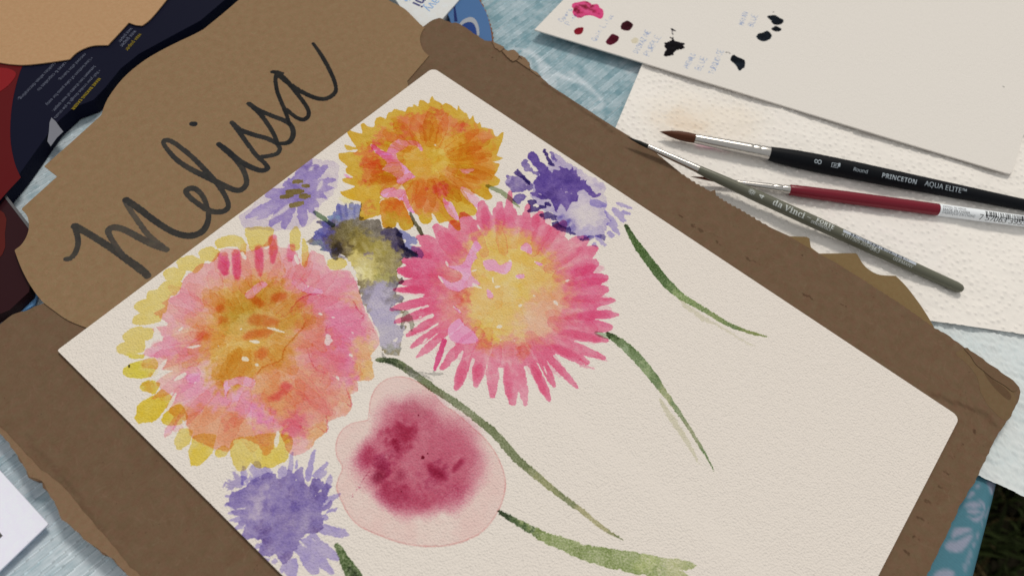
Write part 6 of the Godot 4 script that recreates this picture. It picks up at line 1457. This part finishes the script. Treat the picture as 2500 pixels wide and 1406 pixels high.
func lacquer(c: Color, rough: float) -> StandardMaterial3D:
	var m := plain(c.linear_to_srgb(), rough)
	m.clearcoat_enabled = true
	m.clearcoat = 0.5
	m.clearcoat_roughness = 0.25
	return m

func build_brushes() -> void:
	# black handled round brush
	var b := brush_root("black_paintbrush", "thick black handled round brush with a brown pointed tip", [79.3,-101.7], 8.2, [269.8,-64], 7.0)
	var d: Array = [19.2,59.1,61.3,82.6,86.8,89.8,95.9,102.5,109.9,117.7,135.9,140.2,162.2]
	var f0: float = d[0]
	var f1: float = d[1]
	obj("bristles", lathe([[0.0, 0.05], [2.5, 0.8], [6.0, 1.7], [10.0, 2.35], [15.0, 2.6], [f0 + 1.0, 2.35]], 24), hair_mat(base("4c2c1e")), b)
	var fer := [[f0 - 0.2, 2.3], [f0, 2.5], [f0 + 8.0, 2.75], [f1 - 11.0, 3.35], [f1 - 9.8, 3.4], [f1 - 9.4, 3.2], [f1 - 8.6, 3.2], [f1 - 8.2, 3.45], [f1 - 5.8, 3.5], [f1 - 5.4, 3.28], [f1 - 4.6, 3.28], [f1 - 4.2, 3.55], [f1, 3.62], [f1 + 0.1, 3.3]]
	obj("ferrule", lathe(fer, 36), metal(), b)
	var h := [[f1 - 0.5, 3.2], [f1, 3.66], [f1 + 5, 4.1], [f1 + 14, 4.65], [f1 + 26, 4.85], [f1 + 45, 4.75], [f1 + 70, 4.3], [f1 + 100, 3.7], [f1 + 130, 3.1], [f1 + 170, 2.5], [f1 + 178, 1.6], [f1 + 180, 0.1]]
	obj("handle", lathe(h, 40), plain(Color(0.075, 0.085, 0.105), 0.5), b)
	var silver := plain(tint("9aa0a4"), 0.45)
	wrap_tris(sideways(lettering("8")[0]), d[3] + 1.0, 2.4, 2.4, -34.0, h, silver, b, "lettering", 0.05)
	wrap_tris(quads([[d[5] + 1.0, -1.3, d[6] - 1.5, -1.05], [d[5] + 1.0, 0.8, d[6] - 1.5, 1.05], [d[5] + 1.0, -1.05, d[5] + 1.3, 0.8], [d[6] - 1.8, -1.05, d[6] - 1.5, 0.8], [d[5] + 2.0, -0.6, d[6] - 2.4, -0.3], [d[5] + 2.2, 0.0, d[6] - 2.6, 0.3], [d[6] - 1.6, -0.4, d[6] - 0.6, 1.5]]), 0.0, 1.0, 1.0, -34.0, h, silver, b, "printed_emblem", 0.05)
	round_text("Round", d[7], d[8], -34.0, h, silver, b)
	round_text("PRINCETON", d[9], d[10], -36.0, h, silver, b, true)
	round_text("AQUA ELITE™", d[11], d[12], -36.0, h, silver, b)
	# red handled brush
	b = brush_root("red_paintbrush", "slim red handled brush with a white barcode sticker", [92.7,-72.7], 7.0, [266.2,-53.5], 6.6)
	d = [22.5,52.1,129.4,130.6,139.8,151.9,176.7]
	f0 = d[0]
	f1 = d[1]
	obj("bristles", lathe([[0.0, 0.05], [4.0, 0.5], [10.0, 1.0], [16.0, 1.3], [f0 + 1.0, 1.25]], 20), hair_mat(base("5a3020")), b)
	obj("ferrule", lathe([[f0 - 0.1, 1.2], [f0, 1.35], [f1 - 10.0, 1.95], [f1 - 9.4, 1.75], [f1 - 8.4, 1.75], [f1 - 7.9, 2.05], [f1 - 5.0, 2.1], [f1 - 4.5, 1.85], [f1 - 3.7, 1.85], [f1 - 3.2, 2.2], [f1, 2.25], [f1 + 0.1, 2.0]], 32), metal(), b)
	h = [[f1 - 0.5, 2.0], [f1, 2.75], [f1 + 8, 3.0], [f1 + 30, 3.25], [f1 + 55, 3.2], [f1 + 90, 3.05], [f1 + 130, 2.75], [f1 + 170, 2.3], [f1 + 178, 1.5], [f1 + 180, 0.1]]
	obj("handle", lathe(h, 36), lacquer(base("6a0a1e"), 0.35), b)
	var s0: float = d[2]
	var sl := []
	for k in 13:
		var x := s0 + k * 6.0
		sl.append([x, radius_at(h, x) + 0.09])
	sl.push_front([s0 - 0.02, radius_at(h, s0) - 0.05])
	obj("sticker", lathe(sl, 36), plain(tint("d6d5d4"), 0.5), b)
	var black := plain(real(0.02, 0.02, 0.022), 0.6)
	wrap_tris(lettering("EWING, NJ 08638")[0], d[3], 12.0, 11.0, -2.0, h, plain(tint("6a6a6c"), 0.6), b, "lettering", 0.14)
	round_text("MADE IN CHINA", d[3], d[3] + 14.0, -30.0, h, plain(tint("505052"), 0.6), b, false, "Droid Sans", 0.14)
	round_text("FABRIQUÉ EN CHINE", d[3], d[3] + 17.0, -58.0, h, plain(tint("7a7a7c"), 0.6), b, false, "Droid Sans", 0.14)
	wrap_tris(bars(d[5] + 1.0, d[5] + 27.0, -0.9, 2.1, 5), 0.0, 1.0, 1.0, -26.0, h, black, b, "barcode", 0.14)
	round_text("7 57063 39533 2", d[5] - 2.0, d[5] + 28.0, -58.0, h, black, b, false, "Droid Sans", 0.14)
	# grey handled brush lying across it
	b = brush_root("grey_paintbrush", "grey handled brush lying across the red brush", [59.9,-92.3], 13.0, [220.5,-10.7], 5.6)
	d = [12.1,40.7,65.1,70.4,73.8,76.8,80.8,97.5,103.5,112.5,100.4,114.7,115.7,154.8,134.3,155]
	f0 = d[0]
	f1 = d[1]
	obj("bristles", lathe([[0.0, 0.05], [3.0, 0.5], [7.0, 0.95], [f0 + 1.0, 1.15]], 20), hair_mat(real(0.02, 0.022, 0.02).srgb_to_linear()), b)
	obj("ferrule", lathe([[f0 - 0.1, 1.05], [f0, 1.22], [f1 - 8.0, 1.85], [f1 - 7.6, 1.75], [f1 - 7.2, 1.75], [f1 - 6.8, 1.9], [f1 - 0.1, 2.05], [f1, 1.9]], 32), metal(), b)
	var full := b.position.distance_to(Vector3([220.5,-10.7][0], 5.6, [220.5,-10.7][1]) * 0.001) * 1000.0
	h = [[f1 - 0.5, 1.9], [f1, 2.12], [f1 + 10, 2.5], [f1 + 30, 2.95], [f1 + 60, 3.05], [f1 + 90, 2.85], [full - 16.0, 2.55], [full - 4.0, 2.5], [full - 1.6, 2.1], [full - 0.5, 1.3], [full, 0.1]]
	obj("handle", lathe(h, 36), lacquer(base("5a584a"), 0.42), b)
	var pale := plain(tint("b4b4ae"), 0.5)
	var ring := []
	for k in 10:
		var a := TAU * k / 10.0
		ring.append([d[3] - 1.2 + cos(a) * 1.5 - 0.22, sin(a) * 1.2 - 0.22, d[3] - 1.2 + cos(a) * 1.5 + 0.22, sin(a) * 1.2 + 0.22])
		ring.append([d[3] - 1.2 + cos(a) * 0.7 - 0.18, sin(a) * 0.6 - 0.18, d[3] - 1.2 + cos(a) * 0.7 + 0.18, sin(a) * 0.6 + 0.18])
	wrap_tris(quads(ring), 0.0, 1.0, 1.0, -26.0, h, pale, b, "printed_emblem", 0.05)
	wrap_tris(sideways(lettering("4", true)[0]), d[4] + 0.6, 1.9, 1.9, -28.0, h, pale, b, "lettering", 0.05)
	round_text("da Vinci", d[6], d[7], -26.0, h, pale, b, true, "Droid Serif")
	wrap_tris(quads([[d[7] + 1.2, 0.0, d[7] + 3.2, 0.2]]), 0.0, 1.0, 1.0, -26.0, h, pale, b, "printed_dash", 0.05)
	round_text("FORTE", d[8], d[9], -10.0, h, pale, b, true)
	round_text("SYNTHETICS", d[10] + 1.0, d[11] - 3.0, -48.0, h, pale, b, true)
	wrap_tris(quads([[d[12] + 1.5, 0.0, d[13], 1.7]]), 0.0, 1.0, 1.0, -14.0, h, plain(tint("a4a6ac"), 0.5), b, "barcode_panel", 0.05)
	wrap_tris(bars(d[12] + 5.5, d[13] - 4.0, 0.15, 1.45, 9), 0.0, 1.0, 1.0, -14.0, h, plain(tint("4a4c50"), 0.5), b, "barcode", 0.09)
	round_text("4 017505 205454", d[12] + 1.5, d[12] + 19.0, -34.0, h, pale, b)
	round_text("363", d[14] - 2.0, d[14] + 2.5, -40.0, h, pale, b)
	round_text("GERMANY", d[15] - 11.0, d[15] - 1.0, -42.0, h, pale, b)
